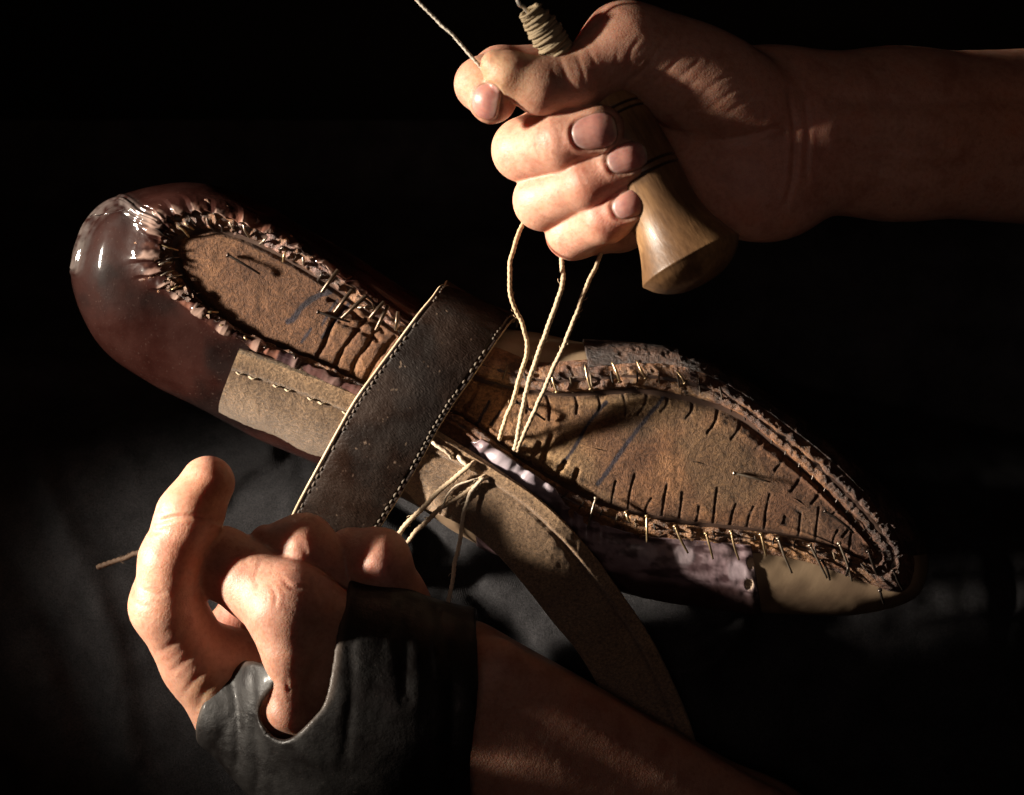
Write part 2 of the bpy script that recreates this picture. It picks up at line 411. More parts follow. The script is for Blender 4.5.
def right_hand():
    F = Field((-85, 85, -150), (640, 430, 165), 1.6)
    # forearm, wrist, palm
    arm = [cone((800, 133, 30), (900, 134, 0), 84, 80, .66), cone((900, 134, 0), (1190, 140, -120), 81, 96, .72),
           cone((852, 118, 36), (1120, 122, -46), 34, 40, .7), cone((830, 158, 34), (1120, 168, -52), 30, 38, .7)]
    palm = [ell((745, 140, 20), (98, 92, 52), 8), ell((752, 178, 44), (74, 60, 44), -22), ell((660, 130, -5), (100, 82, 34), 0),
            cone((705, 175, 18), (690, 225, 10), 40, 26)]
    thenar = [ell((698, 80, 62), (86, 52, 50), -22), cone((640, 50, 84), (760, 108, 54), 44, 44)]
    blend(F, arm + palm, 26, 1); blend(F, thenar, 22, 10)
    # thumb lying along the index
    blend(F, chain([(493, 64, 124, 13), (508, 73, 122, 21), (540, 86, 116, 27), (578, 80, 108, 29), (625, 46, 88, 43), (690, 70, 62, 44)]), 10, 9)
    # middle, ring, little, index
    blend(F, chain([(690, 110, 0, 30), (560, 128, 10, 30), (524, 150, 52, 31), (562, 142, 104, 28.5), (599, 131, 116, 26.5)]), 7, 2)
    blend(F, chain([(695, 150, 0, 30), (590, 178, 8, 29), (544, 200, 48, 29.5), (588, 183, 102, 26), (627, 161, 113, 23.5)]), 7, 2)
    blend(F, chain([(695, 195, 0, 28), (620, 225, 6, 26), (573, 233, 42, 26), (606, 218, 92, 24.5), (630, 205, 106, 22)]), 7, 2)
    blend(F, chain([(690, 80, 5, 32), (560, 72, 24, 29), (500, 72, 46, 25), (482, 84, 78, 26.5), (493, 100, 108, 23.5)]), 7, 2)
    V, Fc = nets(F); N = vnormals(V, Fc); px, py = proj(V)
    D = fbm(V, .015, 2, 3) * 1.0 + fbm(V, .11, 3, 5) * .16
    cl = [  # big palm folds, thenar wrinkles
        ([(617, 106), (634, 122), (660, 138), (700, 142), (740, 137), (775, 128)], 2.6, 3.2, 20),
        ([(633, 80), (645, 68), (655, 52), (668, 36)], 2.2, 2.2, 60), ([(622, 96), (628, 82), (640, 72)], 2.4, 2.6, 60),
        ([(628, 68), (630, 52), (640, 38)], 2.0, 1.8, 60), ([(616, 62), (618, 50)], 1.8, 1.2, 60),
        ([(650, 84), (668, 70), (684, 52)], 2.2, 1.6, 60), ([(664, 90), (684, 74), (700, 60)], 2.2, 1.2, 60),
        ([(640, 62), (656, 42)], 1.8, 1.2, 60), ([(690, 105), (720, 80), (745, 66)], 2.4, .9, 40),
        ([(705, 112), (735, 90), (760, 78)], 2.2, .9, 40), ([(720, 118), (752, 98), (775, 84)], 2.4, .9, 40), ([(672, 98), (700, 78)], 2, .9, 40),
        ([(788, 90), (794, 130), (793, 175), (786, 205)], 2.6, 5, -20), ([(803, 85), (808, 130), (806, 180)], 2.4, 3, -20),
        ([(835, 100), (900, 102), (1030, 98)], 8, 9, -90), ([(845, 136), (900, 140), (945, 146)], 7, 6, -90), ([(860, 165), (930, 172)], 7, 4, -90), ([(742, 232), (735, 212), (722, 190)], 2.5, 1.7, 10), ([(756, 228), (748, 210)], 2.4, 1.4, 10), ([(728, 236), (722, 216)], 2.2, 1.4, 10),
        ([(560, 58), (566, 74), (572, 88)], 2.2, 1.8, 60), ([(576, 52), (582, 70), (584, 84)], 2.2, 1.6, 60), ([(589, 50), (596, 66)], 2.0, 1.4, 60),
        ([(551, 66), (556, 84)], 2, 1.0, 60), ([(640, 154), (700, 160), (760, 172)], 4, 1.2, 0),
        # knuckle wrinkles over the last joints
        ([(541, 128), (548, 142), (548, 160)], 1.8, .8, 60), ([(553, 122), (561, 136), (561, 152)], 1.8, .7, 60), ([(535, 130), (540, 146), (540, 162)], 1.6, .5, 50),
        ([(566, 180), (572, 192), (574, 204)], 1.8, .8, 60), ([(578, 172), (585, 184), (588, 197)], 1.8, .7, 60),
        ([(586, 214), (592, 226), (596, 238)], 1.8, .8, 50), ([(597, 208), (603, 220), (608, 232)], 1.8, .7, 50),
        ([(462, 80), (472, 74), (486, 76)], 1.8, .7, 60), ([(461, 92), (466, 84)], 1.6, .6, 60)]
    D += creases(V, N, px, py, cl) * .27
    nl = [(594, 131, 14, 21, 17.5, 90), (628, 157, 22, 20, 14.5, 90), (632, 203, 24, 18, 13.5, 80), (484, 102, -12, 14.5, 18.5, 60)]
    Dn, nd, nu = nails(V, N, px, py, nl)
    V2 = V + N * (D + Dn)[:, None]
    sp = [(500, 100, 26, YEL, .35, 40), (495, 66, 24, YEL, .7, 90), (520, 80, 26, YEL, .3, 90), (548, 145, 16, (.56, .33, .24), .5, 60),
          (575, 145, 17, RED, .6, 60), (603, 188, 20, RED, .55, 60), (612, 222, 18, RED, .5, 60), (556, 250, 14, RED, .4, 0), (524, 165, 18, (.56, .32, .24), .3, 0),
          (600, 110, 14, DIRT_SHADE, .55, 60), (572, 128, 9, DIRT_SHADE, .5, 60), (615, 145, 9, DIRT_SHADE, .4, 60), (602, 157, 6, DIRT_SHADE, .3, 60), (571, 60, 16, DIRT_SHADE, .6, 60), (556, 75, 12, DIRT_SHADE, .4, 60),  # dirt round the nails; the two thumb spots paint the winding's shadow
          (509, 108, 10, RED, .6, 60), (800, 140, 60, RED, .45, -90), (740, 190, 60, RED, .25, -90), (960, 130, 60, (.45, .20, .12), .5, -90), (1020, 110, 50, (.5, .2, .1), .5, -90)]
    col = paint(px, py, V, SK, sp)
    return V2, Fc, col, nd, nu

def left_hand():
    F = Field((-415, -560, -220), (560, -20, 150), 1.9)
    palm = [ell((380, 700, 5), (120, 92, 50), -12), cone((455, 698, 0), (740, 868, -95), 80, 89, .72), cone((740, 868, -95), (1000, 1030, -140), 89, 102, .75)]
    blend(F, palm, 25, 1)
    blend(F, [cone((500, 668, 36), (760, 822, -50), 28, 34, .7)], 5, 18)
    # index, curled with its pad towards the light
    blend(F, chain([(208, 483, 66, 27), (190, 516, 73, 31.5), (171, 560, 74, 30.5), (167, 606, 58, 35.5), (200, 662, 22, 37), (238, 716, 4, 40), (330, 730, 0, 56)]), 12, 14)
    blend(F, [ell((232, 668, 6), (46, 40, 34), 0)], 5, 20)
    # middle and ring knuckles behind
    blend(F, chain([(266, 541, 44, 17), (302, 546, 50, 32), (345, 590, 14, 34), (390, 650, 0, 40)]), 10, 2)
    blend(F, chain([(350, 547, 32, 20), (376, 561, 35, 33), (394, 600, 8, 32), (420, 660, 0, 40)]), 10, 2)
    blend(F, chain([(252, 596, -42, 24), (225, 640, -40, 26), (290, 680, -30, 34)]), 10, 6)
    # thumb coming out of the hole of the hand leather
    blend(F, chain([(188, 551, 50, 30), (222, 563, 50, 35), (258, 584, 62, 37), (290, 606, 82, 44), (345, 640, 44, 43), (400, 690, 15, 50)]), 10, 4)
    blend(F, chain([(280, 612, 92, 30), (289, 650, 92, 28), (288, 686, 84, 18), (288, 710, 80, 20), (312, 722, 60, 24)]), 7, 12)
    blend(F, chain([(322, 625, 66, 34), (314, 680, 62, 26), (306, 712, 56, 20)]), 6, 10)
    V, Fc = nets(F); N = vnormals(V, Fc); px, py = proj(V)
    D = fbm(V, .015, 2, 13) * 1.0 + fbm(V, .11, 3, 15) * .16
    cl = [([(320, 574), (318, 588), (324, 602)], 2.2, 2.4, 50), ([(333, 572), (332, 588), (337, 606)], 2.2, 2.2, 50), ([(308, 578), (309, 590)], 2, 1.2, 50),
          ([(285, 682), (290, 690), (297, 684)], 2.2, 2.0, 50), ([(287, 676), (289, 700)], 1.8, 1.2, 50),
          ([(262, 560), (256, 575), (258, 592)], 2.4, 1.3, 60), ([(248, 552), (244, 566)], 2.4, 1.0, 60), ([(274, 566), (268, 582)], 2, .8, 60),
          ([(160, 652), (178, 640), (188, 620)], 3, 2.2, 0), ([(172, 672), (190, 656), (200, 640)], 3, 2.4, 0), ([(184, 694), (198, 676), (212, 662)], 3, 2.6, 0), ([(196, 712), (206, 690), (222, 676)], 3, 2.2, 0),
          ([(133, 600), (142, 606), (152, 606)], 2, 1.4, -60), ([(158, 522), (176, 517), (200, 517), (224, 523)], 2.4, 7, -60), ([(150, 532), (166, 530)], 2, 3, -60), ([(140, 588), (152, 594), (164, 594)], 2, 3, -60), ([(270, 586), (276, 596), (274, 608)], 2, 2.5, 60), ([(282, 578), (292, 588), (304, 588)], 2, 2.5, 60),
          ([(350, 552), (362, 548)], 2, .8, -30), ([(300, 540), (310, 560), (330, 575)], 3, 1.5, -40)]
    D += creases(V, N, px, py, cl) * .28
    Dn, nd, nu = nails(V, N, px, py, [])
    V2 = V + N * (D + Dn)[:, None]
    sp = [(210, 500, 26, (.55, .22, .10), .55, -90), (190, 560, 26, (.5, .17, .08), .6, -90), (150, 600, 30, (.56, .31, .20), .4, -90), (385, 575, 26, PINK, .5, -90), (320, 570, 30, PINK, .5, -90),  # orange-red index spots paint light glowing through the flesh
          (232, 620, 20, RED, .6, -90), (600, 720, 90, (.44, .2, .13), .5, -90), (207, 690, 20, YEL, .5, -90)]
    return V2, Fc, paint(px, py, V, SK, sp), nd, nu

R, L_ = right_hand(), left_hand()
V = np.concatenate([R[0], L_[0]]); Fc = np.concatenate([R[1], L_[1] + len(R[0])])
person = link('person', V, Fc, M_SKIN, None, np.concatenate([R[2], L_[2]]), {'nail': np.concatenate([R[3], L_[3]]), 'nailu': np.concatenate([R[4], L_[4]])})
tag(person, 'shoemaker in black trousers, one fist round an awl, other hand in a black hand leather', 'person')

# ----- black leather hand guard
def hand_leather():
    F = Field((-370, -450, -90), (-10, -140, 170), 1.9)
    blend(F, [cone((352, 690, 36), (385, 706, 36), 113, 110, .76), cone((385, 700, 30), (455, 706, 24), 107, 100, .74)], 14, 1)
    blend(F, [cone((236, 712, 20), (330, 768, 20), 49, 84, .8)], 10, 22)
    B = F.F.copy()
    X = F.ax[0][:, None]; Y = F.ax[1][None, :]
    f = (H - 62) / H; PX, PY = X / f + 512 + 0 * Y, 397.5 - Y / f + 0 * X
    poly = cr([(349, 470), (349, 574), (341, 628), (331, 690), (316, 713), (298, 731), (283, 735), (270, 728), (262, 714), (264, 700), (276, 684), (284, 668), (266, 661), (244, 662), (221, 675), (205, 695), (193, 725), (182, 762), (120, 780), (90, 600), (100, 470)], 5, True)
    P = polysdf(PX, PY, poly)
    right = (PX - 475 - 3 * np.sin((PY - 600) / 40))
    F.F = smax(B, -(B + 5.5), 2); F.F = smax(F.F, -P[:, :, None].astype(np.float32), 3); F.F = smax(F.F, right[:, :, None].astype(np.float32), 3)
    V, Fc = nets(F); N = vnormals(V, Fc); px, py = proj(V)
    D = fbm(V, .012, 2, 21) * 2.4 + fbm(V * np.array([1, .35, 1]), .05, 3, 22) * .5
    D += creases(V, N, px, py, [([(350, 640), (352, 690), (345, 760)], 5, 1.0), ([(440, 610), (452, 680), (450, 780)], 6, 2), ([(232, 680), (238, 720), (236, 770)], 4, 1.2), ([(252, 672), (256, 730), (258, 790)], 4, 1.2), ([(400, 600), (405, 700)], 6, 1.2)])
    V = V + N * D[:, None]
    d = polydist(px, py, poly, True)
    edge = np.exp(-(d / 4.0) ** 2)[:, None]
    c = np.array((.008, .007, .0067)) * (1 - edge) + np.array((.07, .055, .045)) * edge
    link('hand_leather', V, Fc, M_CUFF, person, c)
hand_leather()

# ================================================================== SHOE
Sil = [(76,285),(82,238),(106,207),(150,190),(200,186),(255,203),(310,234),(365,265),(415,298),(470,325),(500,329),(535,333),(580,342),(640,346),(685,354),(730,374),(780,405),(828,440),(873,480),(910,520),(928,562),(915,598),(862,613),(810,614),(755,611),(700,604),(640,594),(590,578),(548,566),(500,552),(455,530),(410,500),(350,474),(300,452),(250,430),(200,403),(150,378),(102,342)]
Mar = [(128,262),(138,217),(158,203),(190,198),(232,206),(275,226),(318,254),(362,284),(405,316),(462,345),(497,350),(535,364),(585,362),(640,358),(685,362),(728,382),(775,413),(822,448),(865,488),(898,528),(912,562),(900,590),(858,577),(804,558),(745,548),(690,543),(640,538),(590,522),(535,495),(490,462),(450,432),(405,408),(352,395),(302,374),(255,350),(208,325),(170,300),(140,284)]
Ins = [(177,258),(176,242),(190,233),(213,231),(240,237),(270,250),(303,268),(345,295),(393,328),(450,360),(485,382),(545,394),(590,394),(640,391),(690,400),(735,414),(775,446),(815,482),(848,515),(870,540),(880,556),(868,562),(842,550),(800,538),(745,529),(690,524),(640,514),(597,502),(555,480),(510,452),(465,418),(420,400),(368,386),(318,362),(262,342),(222,320),(197,295),(182,274)]
K = len(Sil); assert K == len(Mar) == len(Ins) == 38
Med = np.array([(212, 262), (320, 322), (400, 364), (480, 404), (600, 450), (700, 462), (800, 500), (850, 548)], float)
def nearmed(p):
    best = None
    for a, b in zip(Med[:-1], Med[1:]):
        e = b - a; t = np.clip(((p - a) @ e) / (e @ e), 0, 1); q = a + t * e; d = np.hypot(*(p - q))
        if best is None or d < best[0]: best = (d, q)
    return best[1]
heel = np.array([1 if (k < 9 or k > 31) else 0 for k in range(K)])
R0, R1, R2, R3, R4, R5, R6, R7 = [], [], [], [], [], [], [], []
for k in range(K):
    I, M, S_ = np.array(Ins[k], float), np.array(Mar[k], float), np.array(Sil[k], float)
    c = nearmed(I); hz = 1.0 if heel[k] else .8
    R0.append(W(*c, 0)); R1.append(W(*I, -3)); R2.append(W(*(I * .5 + M * .5), 3)); R3.append(W(*M, -6))
    R4.append(W(*(M * .42 + S_ * .58), -20 * hz)); R5.append(W(*S_, -58 * hz))
    c3 = W(*c, -96); s3 = W(*S_, -60)
    p = c3 + (s3 - c3) * .95; p[2] = -88 * hz; R6.append(p)
    p = c3 + (s3 - c3) * .62; p[2] = -112 * hz; R7.append(p)
RINGS = np.array([R0, R1, R2, R3, R4, R5, R6, R7])      # (8, K, 3)
def medp(p):
    best = np.full(len(p), 1e9); Q = np.zeros_like(p)
    for a, b in zip(Med[:-1], Med[1:]):
        e = b - a; t = np.clip(((p - a) @ e) / (e @ e), 0, 1); q = a + t[:, None] * e; d = np.hypot(*(p - q).T)
        m = d < best; best = np.where(m, d, best); Q[m] = q[m]
    return Q
def shoe(k, j):
    """k along the outline (0..38 periodic), j across: 1 insole edge, 3 feather, 5 silhouette"""
    k = np.asarray(k, float); j = np.asarray(j, float); sh = k.shape; k = k.ravel(); j = j.ravel()
    rr = [crk(RINGS[q], k, True) for q in range(8)]; rr = np.stack(rr)       # 8,n,3
    _x, _y = proj(rr[1]); _q = medp(np.stack([_x, _y], 1)); rr[0] = np.stack([_q[:, 0] - 512, 397.5 - _q[:, 1], 0 * _x], 1)
    i = np.clip(np.floor(j).astype(int), 0, 6); f = (j - i)[:, None]; a = np.arange(len(k))
    g = lambda q: rr[np.clip(q, 0, 7), a]
    p0, p1, p2, p3 = g(np.maximum(i - 1, 1)), g(i), g(i + 1), g(i + 2)
    p0 = np.where((i <= 1)[:, None], p1 * 2 - p2, p0)
    P = .5 * ((2 * p1) + (-p0 + p2) * f + (2 * p0 - 5 * p1 + 4 * p2 - p3) * f ** 2 + (-p0 + 3 * p1 - 3 * p2 + p3) * f ** 3)
    flat = p1 + (p2 - p1) * f
    P = np.where((i == 0)[:, None], flat, P)
    return P.reshape(sh + (3,))
def gridfaces(a, b, wrap=False):
    i = np.arange(a if wrap else a - 1)[:, None]; j = np.arange(b - 1)[None, :]; i2 = (i + 1) % a
    return np.stack([i * b + j, i * b + j + 1, i2 * b + j + 1, i2 * b + j], -1).reshape(-1, 4)
def gnorm(P, wrap=False):
    du = np.gradient(P, axis=0)
    if wrap: du[0] = (P[1] - P[-1]) / 2; du[-1] = (P[0] - P[-2]) / 2
    n = np.cross(np.gradient(P, axis=1), du); n /= np.linalg.norm(n, axis=2, keepdims=True) + 1e-9; return n
def patch(name, k0, k1, j0, j1, nk, nj, off, disp, colf, mat, parent, skirt=4.0, wrap=False):
    n = int((k1 - k0) * nk); ks = np.linspace(k0, k1, n, endpoint=not wrap); v = np.linspace(0, 1, nj)
    Kk = np.repeat(ks[:, None], nj, 1)
    J0 = j0(ks)[:, None] if callable(j0) else j0; J1 = j1(ks)[:, None] if callable(j1) else j1
    J = J0 + (J1 - J0) * v[None, :] + 0 * Kk
    P = shoe(Kk, J); N = -gnorm(P, wrap)
    if name == 'insole': N = np.zeros_like(P); N[..., 2] = 1
    px, py = proj(P.reshape(-1, 3)); px = px.reshape(Kk.shape); py = py.reshape(Kk.shape)
    D = off + disp(Kk, J, P, px, py); Q = P + N * D[..., None]
    col = colf(Kk, J, P, px, py, D - off)
    cols = [(P + N * (D - skirt)[..., None])[:, :1], Q, (P + N * (D - skirt)[..., None])[:, -1:]]
    cc = [col[:, :1] * .8, col, col[:, -1:] * .8]
    Q = np.concatenate(cols, 1); cc = np.concatenate(cc, 1)
    if not wrap:
        e0 = Q[:1] - N[:1, :1] * skirt; e1 = Q[-1:] - N[-1:, :1] * skirt
        e0 = np.concatenate([Q[:1, :1], Q[:1, 1:-1] - N[:1] * skirt, Q[:1, -1:]], 1); e1 = np.concatenate([Q[-1:, :1], Q[-1:, 1:-1] - N[-1:] * skirt, Q[-1:, -1:]], 1)
        Q = np.concatenate([e0, Q, e1], 0); cc = np.concatenate([cc[:1], cc, cc[-1:]], 0)
    a, b = Q.shape[:2]
    return link(name, Q.reshape(-1, 3), gridfaces(a, b, wrap)[:, ::-1], mat, parent, cc.reshape(-1, 3))
def mixc(a, b, w):
    return np.array(a, float) * (1 - w[..., None]) + np.array(b, float) * w[..., None]

SHOE = thing('shoe', 'half-made pointed brown leather shoe lying sole up on a wooden last, welt being sewn on', 'shoe', W(500, 420, -100))

# wooden last = the closed body under everything
ks = np.arange(K * 16) / 16; js = np.concatenate([[.9], np.linspace(1, 7, 61)])
G = shoe(np.repeat(ks[:, None], len(js), 1), np.repeat(js[None], len(ks), 0)); G[:, 0, 2] -= 2
G2 = G.copy(); a, b = G.shape[:2]
Nn = gnorm(G, True); G2 = G - Nn * (fbm(G, .03, 3, 31) * .8)[..., None]
Vv = G2.reshape(-1, 3); Ff = gridfaces(a, b, True)
_jj = np.tile(js, (len(ks), 1)).ravel()
last_col = mixc((.19, .135, .085), (.10, .066, .042), sstep(-.3, .5, fbm(Vv, .02, 4, 33)))
last_col = last_col + (np.array((.05, .028, .02)) - last_col) * sstep(3.0, 2.7, _jj)[:, None]
cap = np.concatenate([Vv, [W(500, 420, -100)], [W(500, 420, -4)]]); ci = len(Vv)
ring = np.arange(a) * b + b - 1; rin = np.arange(a) * b
capf = np.stack([ring, np.full(a, ci), np.roll(ring, -1), np.roll(ring, -1)], 1)
last = link('last', Vv, Ff, M_WOODLAST, SHOE, last_col)

# ---- insole
DARK = (.022, .016, .026)
ink = [([(331, 291), (318, 296), (303, 306), (293, 319), (288, 322)], 2.6), ([(337, 300), (322, 325)], 1.0), ([(352, 300), (336, 320), (322, 338)], 1.5), ([(311, 329), (302, 342)], 1.0),
       ([(606, 402), (588, 424), (575, 447), (563, 462)], 1.5), ([(664, 396), (645, 420), (622, 450), (604, 476), (597, 484)], 1.7), ([(489, 402), (482, 416), (474, 428)], 1.4), ([(500, 412), (491, 424)], 1.3)]
slits = []
for q, x in enumerate(range(612, 866, 17)):
    yb = np.interp(x, [600, 640, 690, 745, 800, 842, 870], [505, 512, 522, 527, 536, 548, 560]); l_ = 26 + 11 * math.sin(q * 2.3)
    slits.append(([(x + 4 + 2 * math.sin(q), yb - l_), (x + 1, yb - l_ * .5), (x - 1, yb + 3)], 1.1, 3.0))
for q, (x, y) in enumerate([(524, 394), (546, 396), (574, 396), (597, 396), (622, 394), (648, 394), (668, 398), (693, 404), (718, 412), (741, 420), (762, 436), (783, 454), (802, 470), (820, 487), (838, 503), (852, 518)]):
    tx, ty = (.15, 1) if x < 640 else (-.45, .9); l_ = 19 + 5 * math.sin(q * 1.7)
    slits.append(([(x, y - 3), (x + tx * l_ * .5 + 2, y + ty * l_ * .5), (x + tx * l_, y + ty * l_)], 1.3, 3.2))
for a_ in ([(345, 308), (336, 318), (330, 330), (324, 346), (318, 356)], [(366, 320), (352, 338), (342, 352), (336, 366)], [(376, 330), (368, 345), (356, 362), (352, 376)], [(395, 338), (380, 356), (370, 372), (364, 384)],
           [(330, 300), (345, 305), (360, 318)], [(356, 318), (372, 322), (384, 332)], [(340, 322), (360, 330), (378, 340)], [(408, 348), (392, 368), (384, 386)],
           [(460, 374), (448, 396), (440, 412)], [(478, 384), (468, 404), (458, 420)], [(508, 392), (498, 412), (486, 430)], [(468, 372), (482, 384), (500, 392)], [(540, 444), (532, 460), (524, 470)], [(552, 436), (546, 452), (540, 470)], [(566, 462), (556, 476)], [(578, 470), (572, 488)]):
    slits.append((a_, 2.4, 3.6))
def insole_d(k, j, P, px, py):
    D = fbm(P, .018, 3, 41) * .9 + fbm(P, .12, 4, 42) * .6 + fbm(P, .33, 2, 44) * .15
    rid = 1 - np.abs(fbm(P, .045, 3, 43)) * 2
    zone = np.maximum(sstep(60, 20, np.hypot(px - 370, py - 350)), sstep(90, 30, np.hypot(px - 500, py - 420)))
    D = D + zone * rid * 1.4
    for pl, w, dep in slits:
        pl = cr(pl, 4); dd = polydist(px, py, pl); D = D - dep * (.35 if w < 2 else .8) * np.exp(-(dd / w) ** 2)
    D = D - 3.5 * sstep(.16, .0, 1 - j) + 1.8 * np.exp(-((1 - j - .24) / .07) ** 2) * sstep(430, 520, px)
    return D
def insole_c(k, j, P, px, py, D):
    n = fbm(P, .012, 4, 51); c = mixc((.25, .128, .060), (.13, .062, .030), sstep(-.25, .3, n))
    c = c * (1 + .0 * c); w = sstep(430, 640, px) * sstep(-.2, .25, fbm(P, .014, 4, 52)) * .75; c = c + (np.array((.105, .066, .034)) - c) * w[..., None]
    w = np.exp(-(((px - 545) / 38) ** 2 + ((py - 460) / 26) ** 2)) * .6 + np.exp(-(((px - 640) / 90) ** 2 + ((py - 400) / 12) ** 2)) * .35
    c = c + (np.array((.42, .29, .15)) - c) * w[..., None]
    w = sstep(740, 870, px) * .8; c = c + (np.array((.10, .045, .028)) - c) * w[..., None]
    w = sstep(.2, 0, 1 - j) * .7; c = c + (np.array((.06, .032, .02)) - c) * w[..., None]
    for pl, wd in ink:
        dd = polydist(px, py, cr(pl, 5)) + fbm(P, .2, 2, 53) * .9; w = sstep(wd + 1.0, wd - .3, dd); c = c + (np.array(DARK) - c) * w[..., None]
    for pl, wd, dep in slits:
        if wd < 2:
            dd = polydist(px, py, cr(pl, 4)); w = sstep(wd + .6, wd - .6, dd) * .6; c = c + (np.array((.02, .014, .012)) - c) * w[..., None]
    return c
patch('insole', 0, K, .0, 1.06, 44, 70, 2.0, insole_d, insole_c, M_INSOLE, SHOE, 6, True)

# ---- crumpled lining between insole and feather edge
def lin_d(k, j, P, px, py):
    r = 1 - np.abs(fbm(P, .055, 4, 61)) * 2.4
    th = np.sin(k * 2 * math.pi * 2.7 + 2.0 * fbm(P, .03, 2, 62))
    edge = sstep(1.0, 1.25, j) * sstep(3.1, 2.7, j)
    ff = np.where(((k % K) > 9.5) & ((k % K) < 30.5), .42, 1.0)
    D = (r * 2.2 + th * 1.0) * edge * ff + fbm(P, .25, 3, 63) * 1.0
    D = D - 3.0 * np.exp(-((j - 1.05) / .16) ** 2) + 2.2 * np.exp(-((j - 1.45) / .2) ** 2) - 2.2 * np.exp(-((j - 1.9) / .12) ** 2)
    return D
def lin_c(k, j, P, px, py, D):
    n = fbm(P, .05, 4, 64)
    c = mixc((.22, .105, .048), (.075, .034, .02), sstep(-.25, .35, n))
    w = ((k % K > 21.5) & (k % K < 28.6)) * sstep(-.25, .15, fbm(P, .045, 3, 65)) * .85; c = c + (np.array((.42, .235, .115)) - c) * w[..., None]
    w = ((k % K > 10) & (k % K < 14.5)) * sstep(-.1, .3, fbm(P, .05, 3, 66)) * .8 * sstep(3.2, 1.2, j); c = c + (np.array((.36, .22, .11)) - c) * w[..., None]
    w = sstep(.12, .4, fbm(P, .07, 3, 67)) * .5; w = w * np.where(((k % K) > 9.5) & ((k % K) < 30.5), .25, 1); c = c + (np.array((.26, .16, .16)) - c) * w[..., None]
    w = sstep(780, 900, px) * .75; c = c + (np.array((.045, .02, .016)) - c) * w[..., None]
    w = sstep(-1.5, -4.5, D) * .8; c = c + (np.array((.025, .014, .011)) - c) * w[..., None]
    return c
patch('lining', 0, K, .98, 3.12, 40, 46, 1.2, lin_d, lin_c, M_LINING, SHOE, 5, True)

# ---- burgundy upper round the heel
def up_j0(ks):
    k = ks % K; base = np.where((k > 31) & (k < 33.2), 1.7, np.where((k > 33) | (k < 1.5), 1.55, 2.0))
    P = np.stack([ks * 30, 0 * ks, 0 * ks], -1)
    return base + .18 * fbm(P, .05, 3, 71) + .12 * np.abs(np.sin(ks * 2 * math.pi * 1.45))
def up_d(k, j, P, px, py):
    ph = k * 1.45 + .25 * fbm(P, .03, 2, 72)
    t = (ph % 1.0); saw = np.where(t < .22, t / .22, (1 - t) / .78)
    fade = sstep(3.3, 1.9, j) 
    D = 3.0 * saw * fade + 1.3 * sstep(3.2, 2, j) * (1 - np.abs(fbm(P, .07, 3, 73)) * 2) + .8 * fbm(P, .02, 3, 74)
    # folded, whitish ridge at the back seam
    pl = cr([(78, 268), (88, 232), (104, 212), (122, 204), (140, 214), (158, 222)], 5); dd = polydist(px, py, pl)
    D += (2.6 * np.exp(-(dd / 6) ** 2) * (1 + .5 * np.sin(dd * 1.3))) * (j < 5.2)
    return D
def up_c(k, j, P, px, py, D):
    n = fbm(P, .018, 4, 75); c = mixc((.021, .0068, .0052), (.008, .0038, .0034), sstep(-.2, .35, n))
    w = sstep(3.0, 1.9, j) * sstep(-.1, .5, fbm(P, .06, 3, 76)) * .6; c = c + (np.array((.22, .10, .07)) - c) * w[..., None]
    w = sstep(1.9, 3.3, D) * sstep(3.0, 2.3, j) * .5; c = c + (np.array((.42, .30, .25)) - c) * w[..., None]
    pl = cr([(78, 268), (88, 232), (104, 212), (122, 204), (140, 214), (158, 222)], 5); dd = polydist(px, py, pl)
    w = np.exp(-(dd / 5.5) ** 2) * sstep(-.5, .3, fbm(P, .12, 3, 77)) * .25; c = c + (np.array((.36, .33, .31)) - c) * w[..., None]
    w = ((k % K > 31) & (k % K < 33.6)) * sstep(3.0, 2.4, j) * .6; c = c + (np.array((.05, .03, .035)) - c) * w[..., None]
    return c
patch('upper', 31.2, K + 9.6, up_j0, 6.2, 62, 96, 3.2, up_d, up_c, M_BURG, SHOE, 4)

# ---- vamp: waxed purple side below, dark crumple above
def vamp_d(k, j, P, px, py):
    kk = k % K
    D = .8 * fbm(P, .03, 3, 81) + .5 * fbm(P, .16, 3, 82)
    sat = np.exp(-((kk - 28.5) / .9) ** 4) * sstep(4.4, 3.2, j)
    D = D + sat * 5.0 * sstep(4.5, 3.5, j) + sat * 2.0 * np.sin(k * 2 * math.pi * 2.1 + 5.5 * fbm(P, .05, 2, 83)) + 2.5 * np.exp(-((kk - 27.2) / .5) ** 2) * np.sin(k * 22) * sstep(4.2, 3, j)
    D = D + 1.2 * np.exp(-((kk - 24.0) / .1) ** 2)
    for (x, y) in HOLES: D = D - 2.0 * sstep(5.2, 4.2, np.hypot((px - x) / .85, py - y))
    for (x, y) in PUDS: D = D + .3 * sstep(13, 8, np.hypot(px - x, py - y))
    return D
HOLES = [(751, 562), (749, 583)]; PUDS = [(647, 552), (684, 554), (737, 570)]
